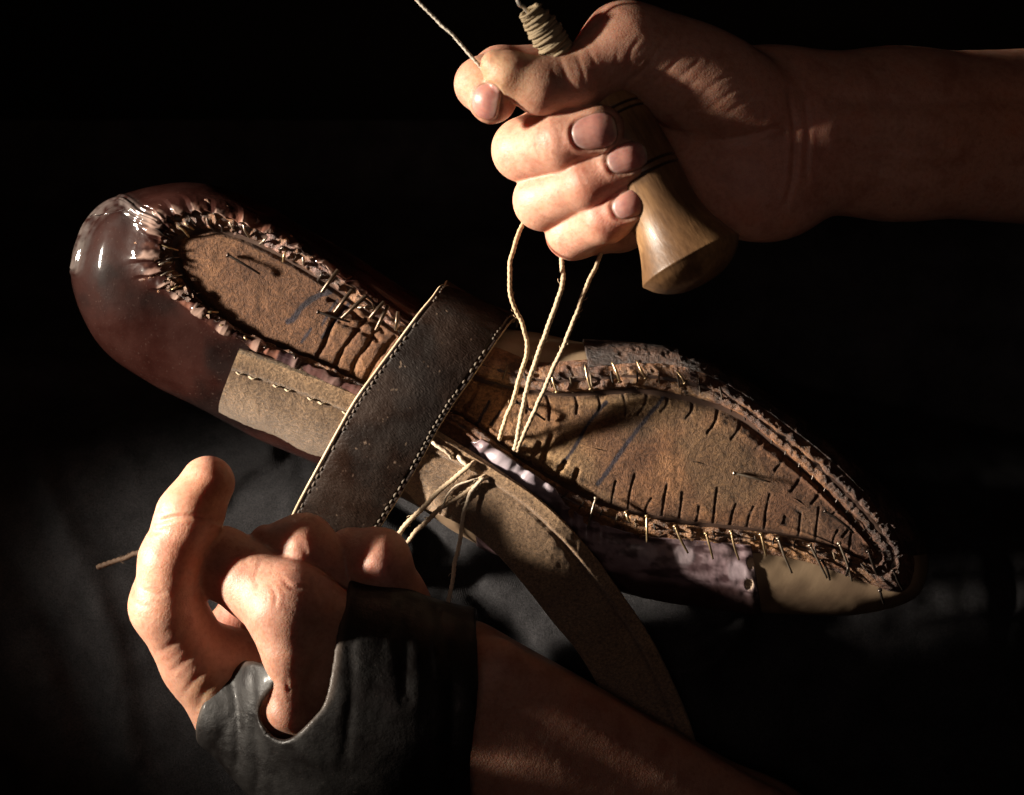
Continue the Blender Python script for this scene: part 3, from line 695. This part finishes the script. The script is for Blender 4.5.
def vamp_c(k, j, P, px, py, D):
    kk = k % K; n = fbm(P * np.array([.3, 1, 1]), .16, 4, 84)
    c = mixc((.22, .165, .185), (.06, .035, .04), sstep(-.2, .3, n))
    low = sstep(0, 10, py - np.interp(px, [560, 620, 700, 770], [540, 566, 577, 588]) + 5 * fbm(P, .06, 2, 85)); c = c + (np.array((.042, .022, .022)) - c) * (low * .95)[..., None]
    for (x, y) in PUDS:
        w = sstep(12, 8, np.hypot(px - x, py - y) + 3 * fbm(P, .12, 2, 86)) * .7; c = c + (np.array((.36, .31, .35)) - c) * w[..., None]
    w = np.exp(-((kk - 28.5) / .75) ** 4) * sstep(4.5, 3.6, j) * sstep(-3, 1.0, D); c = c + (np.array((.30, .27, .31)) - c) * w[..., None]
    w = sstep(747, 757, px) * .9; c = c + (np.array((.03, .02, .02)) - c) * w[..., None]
    for (x, y) in HOLES:
        w = sstep(5.6, 4.8, np.hypot((px - x) / .85, py - y)); c = c + (np.array((.45, .36, .27)) - c) * w[..., None]
    return c
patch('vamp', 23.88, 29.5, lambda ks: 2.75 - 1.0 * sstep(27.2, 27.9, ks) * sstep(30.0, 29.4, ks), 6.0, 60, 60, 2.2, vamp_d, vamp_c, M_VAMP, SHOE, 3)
def vt_d(k, j, P, px, py): return (1 - np.abs(fbm(P, .08, 4, 87)) * 2) * 1.6
def vt_c(k, j, P, px, py, D): return mixc((.09, .05, .035), (.028, .016, .013), sstep(-.25, .2, fbm(P, .06, 4, 88)))
patch('vamp', 12.05, 19.8, 2.6, 6.0, 50, 50, 2.0, vt_d, vt_c, M_LINING, SHOE, 3)

# --------------------------------------------------------------- tubes, tacks
def tube(pts, r, n=8, sub=6, twist=0.0, amp=0.0, caps=True, taper=None, wob=0.0):
    P = cr(pts, sub) if len(pts) > 2 else np.asarray(pts, float)
    seg = np.linalg.norm(np.diff(P, axis=0), axis=1); s_ = np.concatenate([[0], np.cumsum(seg)])
    if twist or wob:
        m = max(3, int(s_[-1] / 1.3)); u = np.linspace(0, s_[-1], m); P = np.stack([np.interp(u, s_, P[:, i]) for i in range(3)], 1); s_ = u
    if wob: P = P + wob * np.stack([fbm(P, .05, 2, 7), fbm(P, .05, 2, 8), fbm(P, .05, 2, 9)], 1)
    T = np.gradient(P, axis=0); T /= np.linalg.norm(T, axis=1, keepdims=True) + 1e-9
    up = np.array([.31, .2, .93]); A = np.cross(T, up); A /= np.linalg.norm(A, axis=1, keepdims=True); B = np.cross(T, A)
    a = np.arange(n) * 2 * math.pi / n
    rr = r * np.ones((len(P), n))
    if taper is not None: rr = rr * np.interp(np.linspace(0, 1, len(P)), np.linspace(0, 1, len(taper)), taper)[:, None]
    if amp: rr = rr * (1 + amp * np.abs(np.sin(a[None, :] - s_[:, None] * twist)) - amp * .5)
    V = P[:, None] + rr[..., None] * (np.cos(a)[None, :, None] * A[:, None] + np.sin(a)[None, :, None] * B[:, None])
    m = len(P); V = V.reshape(-1, 3)
    i = np.arange(m - 1)[:, None]; j = np.arange(n)[None]; j2 = (j + 1) % n
    F = np.stack([i * n + j, i * n + j2, (i + 1) * n + j2, (i + 1) * n + j], -1).reshape(-1, 4)
    if caps:
        V = np.concatenate([V, P[:1], P[-1:]]); c0, c1 = m * n, m * n + 1
        e = np.arange(n); e2 = (e + 1) % n
        F = np.concatenate([F, np.stack([e2, e, np.full(n, c0), np.full(n, c0)], 1), np.stack([(m - 1) * n + e, (m - 1) * n + e2, np.full(n, c1), np.full(n, c1)], 1)])
    return V, F
def tolist(F): return [tuple(dict.fromkeys(int(x) for x in f)) for f in F]
def merge(L):
    V = []; F = []; o = 0
    for v, f in L: V.append(v); F += [tuple(i + o for i in t) for t in tolist(f)]; o += len(v)
    return np.concatenate(V), F
STEEL = (.30, .25, .20); BRASS = (.42, .31, .18); BLK = (.05, .04, .035)
def tack(a, b, col, r=1.3, head=2.3, bend=0.0, name='tack'):
    """bent lasting tack from its head a to its point b, photo coords + z"""
    A, B = W(*a), W(*b); mid = (A + B) / 2 + np.array([bend, bend * .5, 3])
    e = (B - A) / np.linalg.norm(B - A)
    hd = tube([A - e * 1.0, A + e * .9], head, 8)
    v, f = merge([tube([A, mid, B], r, 7, 4, taper=[1, 1, .75]), hd])
    link(name, v, f, M_STEEL, SHOE, np.tile(col, (len(v), 1)))
for (a_, b_, c_) in [((557, 392, 8), (550, 370, 5), BRASS), ((591, 389, 8), (585, 365, 6), BRASS), ((620, 382, 9), (612, 362, 6), BRASS), ((646, 378, 9), (637, 361, 5), BRASS), ((685, 383, 9), (677, 371, 6), BRASS),
                     ((647, 516, 9), (647, 542, 6), BRASS), ((675, 526, 9), (688, 553, 4), BRASS), ((706, 533, 9), (713, 559, 3), BRASS), ((731, 531, 9), (739, 560, 3), BRASS), ((761, 534, 9), (766, 556, 3), BRASS), ((778, 538, 9), (792, 573, 1), STEEL),
                     ((596, 498, 9), (588, 528, 4), STEEL), ((810, 545, 8), (827, 578, -1), STEEL), ((839, 543, 8), (852, 581, -1), STEEL), ((868, 551, 7), (880, 581, 0), BLK), ((626, 512, 8), (630, 522, 6), BRASS),
                     ((734, 473, 6), (770, 482, 7), STEEL), ((825, 511, 6), (854, 533, 5), BLK), ((228, 255, 6), (260, 274, 5), BLK), ((318, 312, 5), (350, 322, 5), BLK), ((516, 402, 8), (545, 420, 5), BLK),
                     ((893, 570, 3), (903, 590, -3), BLK), ((822, 560, 3), (830, 580, 0), BLK), ((850, 560, 3), (846, 576, 0), BLK), ((880, 590, 0), (884, 604, -10), BLK)]:
    tack(a_, b_, c_, 1.35, 2.4, random.uniform(-1, 1))
for q, k in enumerate(np.linspace(14.9, 19.6, 15)):       # dark tacks along the far side of the toe
    p, s_ = shoe(k, 1.0), shoe(k, 2.9)
    v, f = tube([p + [0, 0, 3], (p + s_) / 2 + [1.5, 0, 6], s_ + [0, 0, 1]], 1.1, 6, 3, taper=[1, 1, .8])
    link('tack', v, f, M_STEEL, SHOE, np.tile(BLK, (len(v), 1)))
for q in range(34):                                        # lasting tacks and torn bits round the heel seat
    k = 33.5 + q * .42 + random.uniform(-.1, .1)
    if K + 8.8 < k: break
    j0 = random.uniform(.85, 1.3); j1 = j0 + random.uniform(.35, .9)
    p, s_ = shoe(k, j0), shoe(k + random.uniform(-.2, .2), j1)
    v, f = tube([p + [0, 0, 3], (p + s_) / 2 + [random.uniform(-2, 2), 0, 8], s_ + [0, 0, 6]], random.uniform(.9, 1.6), 6, 3, taper=[1, 1, .5])
    link('tack', v, f, M_STEEL, SHOE, np.tile(random.choice([BRASS, STEEL, BLK, BLK]), (len(v), 1)))
for (a_, b_) in [((352, 290, 10), (335, 312, 8)), ((366, 296, 10), (342, 318, 8)), ((384, 302, 10), (370, 318, 9)), ((388, 306, 9), (376, 330, 8)), ((398, 312, 10), (396, 330, 8)), ((338, 270, 10), (322, 292, 9)), ((415, 330, 9), (404, 346, 8))]:
    v, f = tube([W(*a_), (W(*a_) + W(*b_)) / 2 + [0, 0, 4], W(*b_)], 2.0, 6, 3); link('tack', v, f, M_STEEL, SHOE, np.tile((.10, .07, .05), (len(v), 1)))
for k in list(np.linspace(10.3, 14.7, 11)) + list(np.linspace(21.6, 27.6, 17)):   # dark waxed stitches over the rim
    p, s_ = shoe(k, 1.15), shoe(k + random.uniform(-.06, .06), 2.3)
    v, f = tube([p + [0, 0, 1], (p + s_) / 2 + [random.uniform(-1, 1), 0, 5.5], s_ + [0, 0, 1]], random.uniform(.8, 1.1), 6, 3)
    link('stitch', v, f, M_THREAD, SHOE, np.tile(random.choice([(.03, .022, .018), (.05, .035, .025), (.16, .12, .08)]), (len(v), 1)))
# torn flakes of leather standing up on the crumpled edge
for q in range(18):
    k = random.choice([random.uniform(35, 46.5), random.uniform(29.7, 30.6), random.uniform(33, 38)]); j = random.uniform(1.1, 2.2)
    c = shoe(k, j) + [0, 0, 4]; s1 = random.uniform(2, 6); a0 = random.uniform(0, 6.28)
    g = []
    for u in np.linspace(-1, 1, 5):
        for v in np.linspace(-1, 1, 4):
            g.append(c + np.array([s1 * (u * math.cos(a0) - .5 * v * math.sin(a0)), s1 * (u * math.sin(a0) + .5 * v * math.cos(a0)), 2.5 * abs(u + .3 * math.sin(v * 3)) + random.uniform(0, 1)]))
    g = np.array(g); g2 = g - [0, 0, .9]; V_ = np.concatenate([g, g2]); F_ = [tuple(x) for x in gridfaces(5, 4)] + [tuple(x[::-1] + 20) for x in gridfaces(5, 4)]
    link('leather_scrap', V_, F_, M_LINING, SHOE, np.tile(random.choice([(.20, .11, .065), (.09, .045, .03), (.26, .17, .11), (.13, .055, .035)]), (len(V_), 1)))

# --------------------------------------------------------------- ribbons
def ribbon(A, B, thick, na, nb, disp=None, colf=None, edgecol=(.3, .25, .18), bulge=0.0):
    A, B = cr(A, na), cr(B, na); m = len(A); v = np.linspace(0, 1, nb)
    P = A[:, None] * (1 - v)[None, :, None] + B[:, None] * v[None, :, None]
    N = gnorm(P); N = np.where((N[..., 2:] < 0), -N, N) if N[..., 2].mean() < 0 else N
    P = P + N * (np.broadcast_to(np.asarray(bulge, float).reshape(-1, 1), (m, 1)) * np.sin(math.pi * v)[None])[..., None]
    U = np.repeat(np.linspace(0, 1, m)[:, None], nb, 1); Vv_ = np.repeat(v[None], m, 0)
    px, py = proj(P.reshape(-1, 3)); px = px.reshape(U.shape); py = py.reshape(U.shape)
    D = disp(U, Vv_, P, px, py) if disp else 0 * U
    T = P + N * D[..., None]; Bt = P - N * thick
    c = colf(U, Vv_, P, px, py, D) if colf else np.tile(np.array(edgecol), (m, nb, 1))
    ec = np.tile(np.array(edgecol, float), (m, 1, 1))
    Vs = []; Fs = []; Cs = []; o = 0
    def add(G, cc, flip=False):
        nonlocal o
        f = gridfaces(*G.shape[:2]) + o; Vs.append(G.reshape(-1, 3)); Cs.append(cc.reshape(-1, 3)); Fs.append(f[:, ::-1] if flip else f); o += G.shape[0] * G.shape[1]
    add(T, c); add(Bt, c * .8, True)
    for idx, fl in ((0, True), (-1, False)):
        a_, b_ = T[:, idx], Bt[:, idx]; q = np.linspace(0, 1, 4)
        G = a_[:, None] * (1 - q)[None, :, None] + b_[:, None] * q[None, :, None]
        G = G + (1.2 * np.sin(math.pi * q))[None, :, None] * ((T[:, idx] - T[:, (1 if idx == 0 else -2)]) / (np.linalg.norm(T[:, idx] - T[:, (1 if idx == 0 else -2)], axis=1, keepdims=True) + 1e-9))[:, None]
        add(G, np.repeat(ec, 4, 1), fl)
    for idx, fl in ((0, False), (-1, True)):
        a_, b_ = T[idx], Bt[idx]; G = np.stack([a_, b_], 1); add(G, np.tile(np.array(edgecol, float), (nb, 2, 1)), fl)
    return np.concatenate(Vs), np.concatenate(Fs), np.concatenate(Cs), T, N

# welt strip (sewn at the heel, passing under the strap, free tail curling down to the lap)
wa = [(238, 352, 4), (270, 362, 5), (300, 372, 5), (330, 383, 5), (360, 396, 4), (392, 410, 2), (425, 428, 2), (452, 444, 6), (486, 464, 10), (531, 494, 18), (563, 522, 22), (596, 560, 10), (618, 590, -6), (645, 630, -22), (668, 675, -32), (692, 735, -58), (705, 800, -76)]
wb = [(219, 413, -50), (248, 427, -50), (280, 441, -50), (310, 455, -50), (345, 466, -52), (375, 478, -52), (402, 494, -50), (425, 508, -40), (462, 526, -18), (499, 556, 12), (532, 594, 10), (556, 625, -8), (577, 650, -20), (597, 682, -32), (613, 712, -52), (632, 755, -80), (645, 810, -90)]
wa[0:1] = [(238, 352, 4)]
def welt_d(u, v, P, px, py):
    D = 1.0 * fbm(P, .03, 3, 91) + .5 * fbm(P, .2, 3, 92)
    D = D - 2.2 * np.exp(-((v - .20) / .022) ** 2) + 1.8 * sstep(.2, .15, v)
    return D
def welt_c(u, v, P, px, py, D):
    n = fbm(P, .015, 3, 93); c = mixc((.28, .185, .112), (.18, .115, .068), sstep(-.3, .4, n))
    c = c * (1 - .34 * sstep(.4, .33, u) * (.6 + .4 * v))[..., None]
    w = np.exp(-((v - .20) / .02) ** 2) * .6; c = c + (np.array((.10, .06, .035)) - c) * w[..., None]
    w = sstep(.14, 0, v) * .35; c = c + (np.array((.38, .25, .14)) - c) * w[..., None]
    return c
v, f, c, WT, WN = ribbon(WA(wa), WA(wb), 7, 26, 44, welt_d, welt_c, (.36, .26, .16), 5 + 15 * sstep(.48, .36, np.linspace(0, 1, (len(wa) - 1) * 26 + 1)))
welt = link('welt', v, f, M_SUEDE, SHOE, c)
# stitches along the sewn part of the welt
m = WT.shape[0]
for q in range(13):
    i = int(m * (.015 + q * .0235)); i2 = min(m - 1, i + 6); col_ = 9
    a_ = WT[i, col_] + WN[i, col_] * 1.4; b_ = WT[i2, col_ - 1] + WN[i2, col_ - 1] * 1.4
    if q % 3 == 2 and q < 9: continue
    v, f = tube([a_ - WN[i, col_] * 2, (a_ + b_) / 2 + WN[i, col_] * 1.2, b_ - WN[i2, col_] * 2], random.uniform(.8, 1.2), 7, 4)
    link('stitch', v, f, M_THREAD, welt, np.tile((.36, .29, .20), (len(v), 1)))

# stirrup strap holding the shoe to the knee
sa = [(446, 296, -95), (446, 286, -55), (441, 285, -18), (432, 297, 4), (418, 314, 12), (395, 345, 15), (375, 372, 15), (355, 400, 13), (338, 430, 2), (320, 463, -18), (300, 500, -42), (284, 532, -60), (262, 572, -80)]
sb = [(516, 328, -95), (516, 319, -55), (512, 319, -18), (503, 331, 4), (490, 350, 12), (470, 380, 15), (453, 404, 15), (437, 430, 13), (422, 458, 2), (402, 492, -18), (382, 524, -42), (366, 552, -60), (345, 590, -80)]
def strap_d(u, v, P, px, py):
    D = 1.4 * fbm(P, .012, 2, 101) + .15 * fbm(P, .1, 3, 102)
    D = D - 1.3 * np.exp(-((v - .955) / .012) ** 2) - 1.0 * np.exp(-((v - .05) / .012) ** 2)
    for (a_, b_, w) in (((300, 505), (345, 430), 6),): D = D - .8 * np.exp(-(polydist(px, py, [a_, b_]) / w) ** 2)
    return D
def strap_c(u, v, P, px, py, D):
    n = fbm(P, .02, 4, 103); c = mixc((.016, .009, .006), (.009, .006, .0048), sstep(-.2, .4, n))
    w = sstep(.012, .003, v) * .7; c = c + (np.array((.5, .4, .27)) - c) * w[..., None]
    sc = sstep(.60, .68, fbm(P, .22, 3, 104)); c = c + (np.array((.2, .15, .11)) - c) * (sc * .5)[..., None]
    return c
v, f, c, ST, SN = ribbon(WA(sa), WA(sb), 5, 30, 80, strap_d, strap_c, (.50, .40, .27), 3)
STRAP = thing('leather_strap', 'wide dark brown stitched leather strap pulled across the waist of the shoe', 'strap', W(400, 420, 10))
link('band', v, f, M_STRAP, STRAP, c)
def seam(T, N, vi, i0, i1, step, ln, r, col, skip=0.0):
    L = []; i = i0
    while i < i1:
        i2 = min(i + ln, T.shape[0] - 1)
        if random.random() >= skip:
            a_, b_ = T[i, vi] + N[i, vi] * .4, T[i2, vi] + N[i2, vi] * .4
            L.append(tube([a_ - N[i, vi] * 1.2, (a_ + b_) / 2 + N[i, vi] * random.uniform(.7, 1.1) + [random.uniform(-.5, .5), 0, 0], b_ - N[i2, vi] * 1.2], r * random.uniform(.85, 1.15), 6, 3))
        i += step
    v, f = merge(L); return v, f
for vi, col_, sk in ((75, (.11, .09, .07), .15), (4, (.09, .07, .055), .2)):
    v, f = seam(ST, SN, vi, 20, ST.shape[0] - 20, 6, 4, 1.15, col_, sk)
    link('stitching', v, f, M_THREAD, STRAP, np.tile(col_, (len(v), 1)))

# --------------------------------------------------------------- threads
TC = (.43, .33, .225); TC2 = (.52, .43, .33)
def thread(pts, r, label, group=None, col=TC, twist=.55):
    v, f = tube(WA(pts), r, 10, 10, twist, .34, wob=1.6); fz = [(v, f)]; pc = cr(WA(pts), 12)
    for _ in range(9 if r > 1.6 else 0):
        i_ = random.randrange(3, len(pc) - 3); d_ = pc[i_ + 1] - pc[i_ - 1]; d_ /= np.linalg.norm(d_); q_ = np.cross(d_, [random.uniform(-1, 1), random.uniform(-1, 1), 1.2]); q_ /= np.linalg.norm(q_) + 1e-9
        q_ *= random.choice([-1, 1]); l_ = random.uniform(2, 5)
        fz.append(tube([pc[i_] + q_ * r * .5, pc[i_] + q_ * (r + l_ * .35) + d_ * l_ * .4, pc[i_] + q_ * (r + l_ * .5) + d_ * l_], .28, 4, 3))
    v, f = merge(fz); o = link('sewing_thread', v, f, M_THREAD, None, np.tile(col, (len(v), 1)))
    tag(o, label, 'thread', group)
    return o
thread([(500, 440, 0), (503, 430, 12), (512, 402, 24), (521, 372, 34), (527, 345, 44), (523, 326, 50), (514, 306, 56), (509, 286, 62), (510, 264, 68), (516, 243, 56), (527, 216, 34), (545, 200, 20)], 2.1, 'looping brown waxed thread hanging left of two straighter ones between fist and shoe', col=(.48, .35, .22))
thread([(514, 450, 0), (517, 440, 10), (524, 402, 26), (534, 364, 40), (546, 332, 52), (556, 306, 62), (562, 284, 62), (562, 262, 44), (560, 240, 14)], 2.3, 'thick pale waxed thread bending upwards between the looping one and the straight one', col=TC)
thread([(517, 452, 0), (520, 442, 10), (538, 404, 28), (556, 364, 44), (570, 330, 54), (584, 294, 60), (598, 262, 44), (606, 242, 12)], 2.1, 'straight taut pale thread running up to the little finger, rightmost above the shoe', col=TC)
thread([(474, 462, 8), (468, 467, 14), (455, 478, 8), (438, 492, -4), (418, 512, -18), (402, 530, -28), (388, 552, -32)], 2.4, 'upper pale thread from welt seam to the knuckles of the lower hand', col=TC)
thread([(486, 476, 9), (479, 480, 14), (466, 492, 6), (448, 503, -4), (430, 518, -16), (408, 541, -28), (392, 560, -34)], 2.3, 'twisted pale thread with a frayed end, middle one from welt seam to the lower hand', col=TC)
thread([(487, 478, 10), (480, 481, 15), (470, 494, 10), (464, 512, 6), (460, 538, 8), (455, 566, 16), (450, 592, 24), (446, 610, 26)], 2.0, 'pale thread dropping steeply from the welt seam into the black hand leather', col=TC2)
thread([(485, 478, 12), (470, 481, 16), (455, 487, 10), (446, 497, 2), (442, 508, -6), (440, 514, -12)], 1.0, 'hair-thin loose fibre curving beside the twisted thread at the welt seam', col=TC2)
thread([(330, -110, 150), (372, -55, 145), (417, -1, 140), (446, 28, 134), (478, 64, 126), (486, 74, 116)], 1.5, 'taut white thread running from the pinched fingertips to the upper left', col=(.80, .74, .64))
thread([(98, 567, -80), (118, 560, -70), (140, 553, -55), (165, 548, -40)], 2.6, 'dark brown thread end lying on the trousers left of the lower hand', col=(.09, .055, .035))
# fixed stitch at the seam beside the strap
v, f = tube(WA([(431, 440, 6), (436, 445, 10), (447, 452, 10), (452, 458, 6)]), 2.0, 8, 5, .5, .3); link('stitch', v, f, M_THREAD, welt, np.tile(TC2, (len(v), 1)))
v, f = tube(WA([(458, 455, 6), (462, 461, 11), (470, 467, 11), (474, 470, 6)]), 2.3, 8, 5, .5, .3); link('stitch', v, f, M_THREAD, welt, np.tile(TC2, (len(v), 1)))

# --------------------------------------------------------------- awl
AWL = thing('awl', 'brown turned wooden awl handle with two pairs of dark rings, gripped in the fist', 'awl', W(640, 160, 90))
A0, A1 = W(582, 62, 78), W(691, 261, 104); ax = (A1 - A0); LEN = np.linalg.norm(ax); ax /= LEN
prof = [(-4, 0), (-3, 14), (0, 18), (30, 25), (62, 31.5), (90, 35), (120, 36), (145, 35), (165, 34), (182, 35), (198, 38.5), (212, 43.5), (228, 50.5), (230.5, 51), (232, 50), (240, 44), (248, 34), (254, 20), (256, 0)]
ps = np.array([p[0] for p in prof], float) * LEN / 230; pr = np.array([p[1] for p in prof], float)
ss = np.linspace(ps[0], ps[-1], 420); _sp = crk(np.stack([ps, pr], 1), np.linspace(0, len(ps) - 1, 600)); rr_ = np.interp(ss, np.maximum.accumulate(_sp[:, 0]), _sp[:, 1])
kern = np.exp(-np.linspace(-2, 2, 31) ** 2); kern /= kern.sum(); rs = np.convolve(np.pad(rr_, 15, mode='edge'), kern, 'valid')
rr_ = np.where(ss < ps[-1] * .86, rs, rr_); rr_[0] = rr_[-1] = .05
gcol = np.zeros_like(ss)
for g_ in (62, 69, 128, 136):
    g0 = g_ * LEN / 230; rr_ -= 1.5 * np.exp(-((ss - g0) / 1.1) ** 2); gcol = np.maximum(gcol, np.exp(-((ss - g0) / 1.5) ** 4))
th = np.arange(96) * 2 * math.pi / 96
e1 = np.cross(ax, [0, 0, 1]); e1 /= np.linalg.norm(e1); e2 = np.cross(ax, e1)
wob = 1 + .02 * np.cos(2 * th)[None, :]
V = A0 + ss[:, None, None] * ax + (rr_[:, None] * wob)[..., None] * (np.cos(th)[None, :, None] * e1 + np.sin(th)[None, :, None] * e2)
F_ = np.stack([np.array(q) for q in [0]]) if False else None
a, b = V.shape[:2]; i = np.arange(a - 1)[:, None]; j = np.arange(b)[None]; j2 = (j + 1) % b
F_ = np.stack([i * b + j, (i + 1) * b + j, (i + 1) * b + j2, i * b + j2], -1).reshape(-1, 4)
cc = mixc((.30, .17, .08), (.15, .08, .038), sstep(-.3, .35, fbm(V * np.array([1, .5, 1]), .03, 4, 111)))
cc = cc + (np.array((.03, .018, .012)) - cc) * gcol[:, None, None]
dd = sstep(.2, .45, fbm(V, .06, 3, 112)) * .4; cc = cc + (np.array((.10, .06, .035)) - cc) * dd[..., None]
link('handle', V.reshape(-1, 3), F_, M_HANDLE, AWL, cc.reshape(-1, 3))
# thread wound round the neck: one long wound strand
B0, B1 = W(529, 10, 128), W(566, 60, 112); bx = B1 - B0; BL = np.linalg.norm(bx); bx /= BL
f1 = np.cross(bx, [0, 0, 1]); f1 /= np.linalg.norm(f1); f2 = np.cross(bx, f1)
L = []
for lay, (tn, ph) in enumerate(((17, 0), (14, 1.0))):
    t_ = np.linspace(0, 1, 17 * 22); ang = t_ * tn * 2 * math.pi * (1 if lay == 0 else -1) + ph
    rad_ = (7 + 6.5 * np.sin(np.clip(t_ * 1.15, 0, 1) * math.pi * .75 + .15)) + lay * 1.6 + 1.3 * np.sin(t_ * 41)
    pth = B0 + (t_ * BL)[:, None] * bx + rad_[:, None] * (np.cos(ang)[:, None] * f1 + np.sin(ang)[:, None] * f2)
    L.append(tube(pth, 2.1 if lay == 0 else 1.5, 6, 1, .5, .25))
L.append(tube([B0 + bx * 2, B1], 9, 12))
v, f = merge(L); link('thread_winding', v, f, M_THREAD, AWL, np.tile((.30, .235, .15), (len(v), 1)))
v, f = tube([W(505, -60, 140), W(517, -2, 134), W(524, 7, 131), W(531, 16, 127)], 2.2, 8, 6); link('blade', v, f, M_STEEL, AWL, np.tile((.85, .8, .72), (len(v), 1)))

# --------------------------------------------------------------- trousers
xs = np.arange(-380, 1420, 4.0); ys = np.arange(120, 1180, 4.0)
PXg, PYg = np.meshgrid(xs, ys, indexing='ij')
def ridge(ax_, ay, bx_, by, R, top, drop, pw=2.0):
    d = polydist(PXg, PYg, [(ax_, ay), (bx_, by)]) / R
    return top - drop * np.clip(d, 0, 1.6) ** pw
z1 = ridge(-120, 640, 560, 720, 285, -88, 170, 3.2)
z2 = ridge(1190, 690, 1210, 1050, 225, -300, 260, 2.6)
z3 = ridge(560, 640, 1000, 740, 190, -150, 150, 2.4)
base = -450 - 330 * sstep(560, 800, PXg) + 45 * np.exp(-((PXg - 330) / 260) ** 2 - ((PYg - 210) / 90) ** 2) + 60 * np.exp(-((PXg - 740) / 130) ** 2 - ((PYg - 260) / 120) ** 2) - 260 * sstep(300, 150, PYg) - 900 * sstep(165, 118, PYg) ** 2
Z = base
for z_ in (z3, z1, z2):
    h_ = np.maximum(60 - np.abs(Z - z_), 0) / 60; Z = np.maximum(Z, z_) + h_ * h_ * 15
Z = Z - .24 * np.clip(290 - PXg, 0, 600) * sstep(330, 420, PYg)
Pn = np.stack([PXg, PYg, 0 * PXg], -1)
Z = Z + 9 * fbm(Pn, .006, 4, 121) + 3 * fbm(Pn, .03, 3, 122)
for pl, w, dep in [([(290, 452), (350, 470), (420, 520), (470, 570)], 14, 14), ([(300, 470), (262, 478), (235, 500)], 10, 8), ([(330, 480), (380, 500), (430, 540)], 9, 7), ([(600, 640), (650, 668), (700, 668), (745, 630)], 12, -16), ([(430, 560), (470, 590), (520, 640), (580, 700)], 12, 9),
                   ([(20, 440), (60, 520), (110, 640), (130, 760)], 16, -9), ([(0, 560), (60, 640), (90, 740)], 18, 8), ([(980, 480), (1010, 600), (985, 740)], 14, 8), ([(650, 300), (720, 270), (780, 250)], 26, -14), ([(560, 235), (600, 290), (680, 330)], 20, 10)]:
    Z = Z - dep * np.exp(-(polydist(PXg, PYg, cr(pl, 5)) / w) ** 2)
dS = polysdf(PXg, PYg, cr(Sil, 4, True))
lim = -118 + 60 * sstep(0, 90, dS) + 500 * sstep(90, 140, dS); Z = np.minimum(Z, lim)
V = np.stack([(PXg - 512) * (H - Z) / H, (397.5 - PYg) * (H - Z) / H, Z], -1)
a, b = Z.shape
tr = link('trousers', V.reshape(-1, 3), gridfaces(a, b)[:, ::-1], M_FABRIC, person)

# floor far below the lap
fl = [W(-1500, -1200, -1100), W(2600, -1200, -1100), W(2600, 2000, -1100), W(-1500, 2000, -1100)]
m_ = mat_plain('floor', .9, .1, ns=.01, amt=.5)
o = link('floor', np.array(fl), [(3, 2, 1, 0)], m_, None, np.tile((.02, .017, .015), (4, 1))); tag(o, kind='structure')

# ---------------------------------------------------------- light and camera
def area(name, pos, target, sx, sy, watt, col, spread=180):
    l = bpy.data.lights.new(name, 'AREA'); l.shape = 'RECTANGLE'; l.size = sx; l.size_y = sy; l.energy = watt; l.color = col; l.spread = math.radians(spread)
    o = bpy.data.objects.new(name, l); C.objects.link(o); from mathutils import Vector
    p, t = Vector(pos * S), Vector(target * S); o.location = p; o.rotation_euler = (t - p).to_track_quat('-Z', 'Y').to_euler(); return o
def spot(name, pos, target, watt, col, deg, blend_, r):
    l = bpy.data.lights.new(name, 'SPOT'); l.energy = watt; l.color = col; l.spot_size = math.radians(deg); l.spot_blend = blend_; l.shadow_soft_size = r
    o = bpy.data.objects.new(name, l); C.objects.link(o); from mathutils import Vector
    p, t = Vector(pos * S), Vector(target * S); o.location = p; o.rotation_euler = (t - p).to_track_quat('-Z', 'Y').to_euler(); return o
tgt = W(425, 350, 10)
az, el, dist = math.radians(173), math.radians(15), 2700
pos = tgt + dist * np.array([math.cos(el) * math.cos(az), math.cos(el) * math.sin(az), math.sin(el)])
area('key_lamp', pos, tgt, .23, .035, .54, (1, .885, .74), 12.8)
area('soft_fill', W(380, -500, 2300), W(700, 190, 0), .4, .4, .026, (1, .72, .62), 32)

w = bpy.data.worlds.new('World'); bpy.context.scene.world = w; w.use_nodes = True
w.node_tree.nodes['Background'].inputs[0].default_value = (.5, .45, .45, 1); w.node_tree.nodes['Background'].inputs[1].default_value = .004
cam = bpy.data.cameras.new('camera'); co = bpy.data.objects.new('camera', cam); C.objects.link(co)
co.location = (0, 0, H * S); cam.sensor_width = 36; cam.lens = 36 * H / 1024; cam.clip_start = .05; cam.clip_end = 50
cam.dof.use_dof = True; cam.dof.focus_distance = H * S - .005; cam.dof.aperture_fstop = 11
bpy.context.scene.camera = co
sc = bpy.context.scene; sc.view_settings.view_transform = 'Standard'; sc.view_settings.look = 'None'; sc.view_settings.exposure = 0
sc.render.engine = 'CYCLES'; sc.cycles.max_bounces = 6; sc.cycles.use_denoising = True
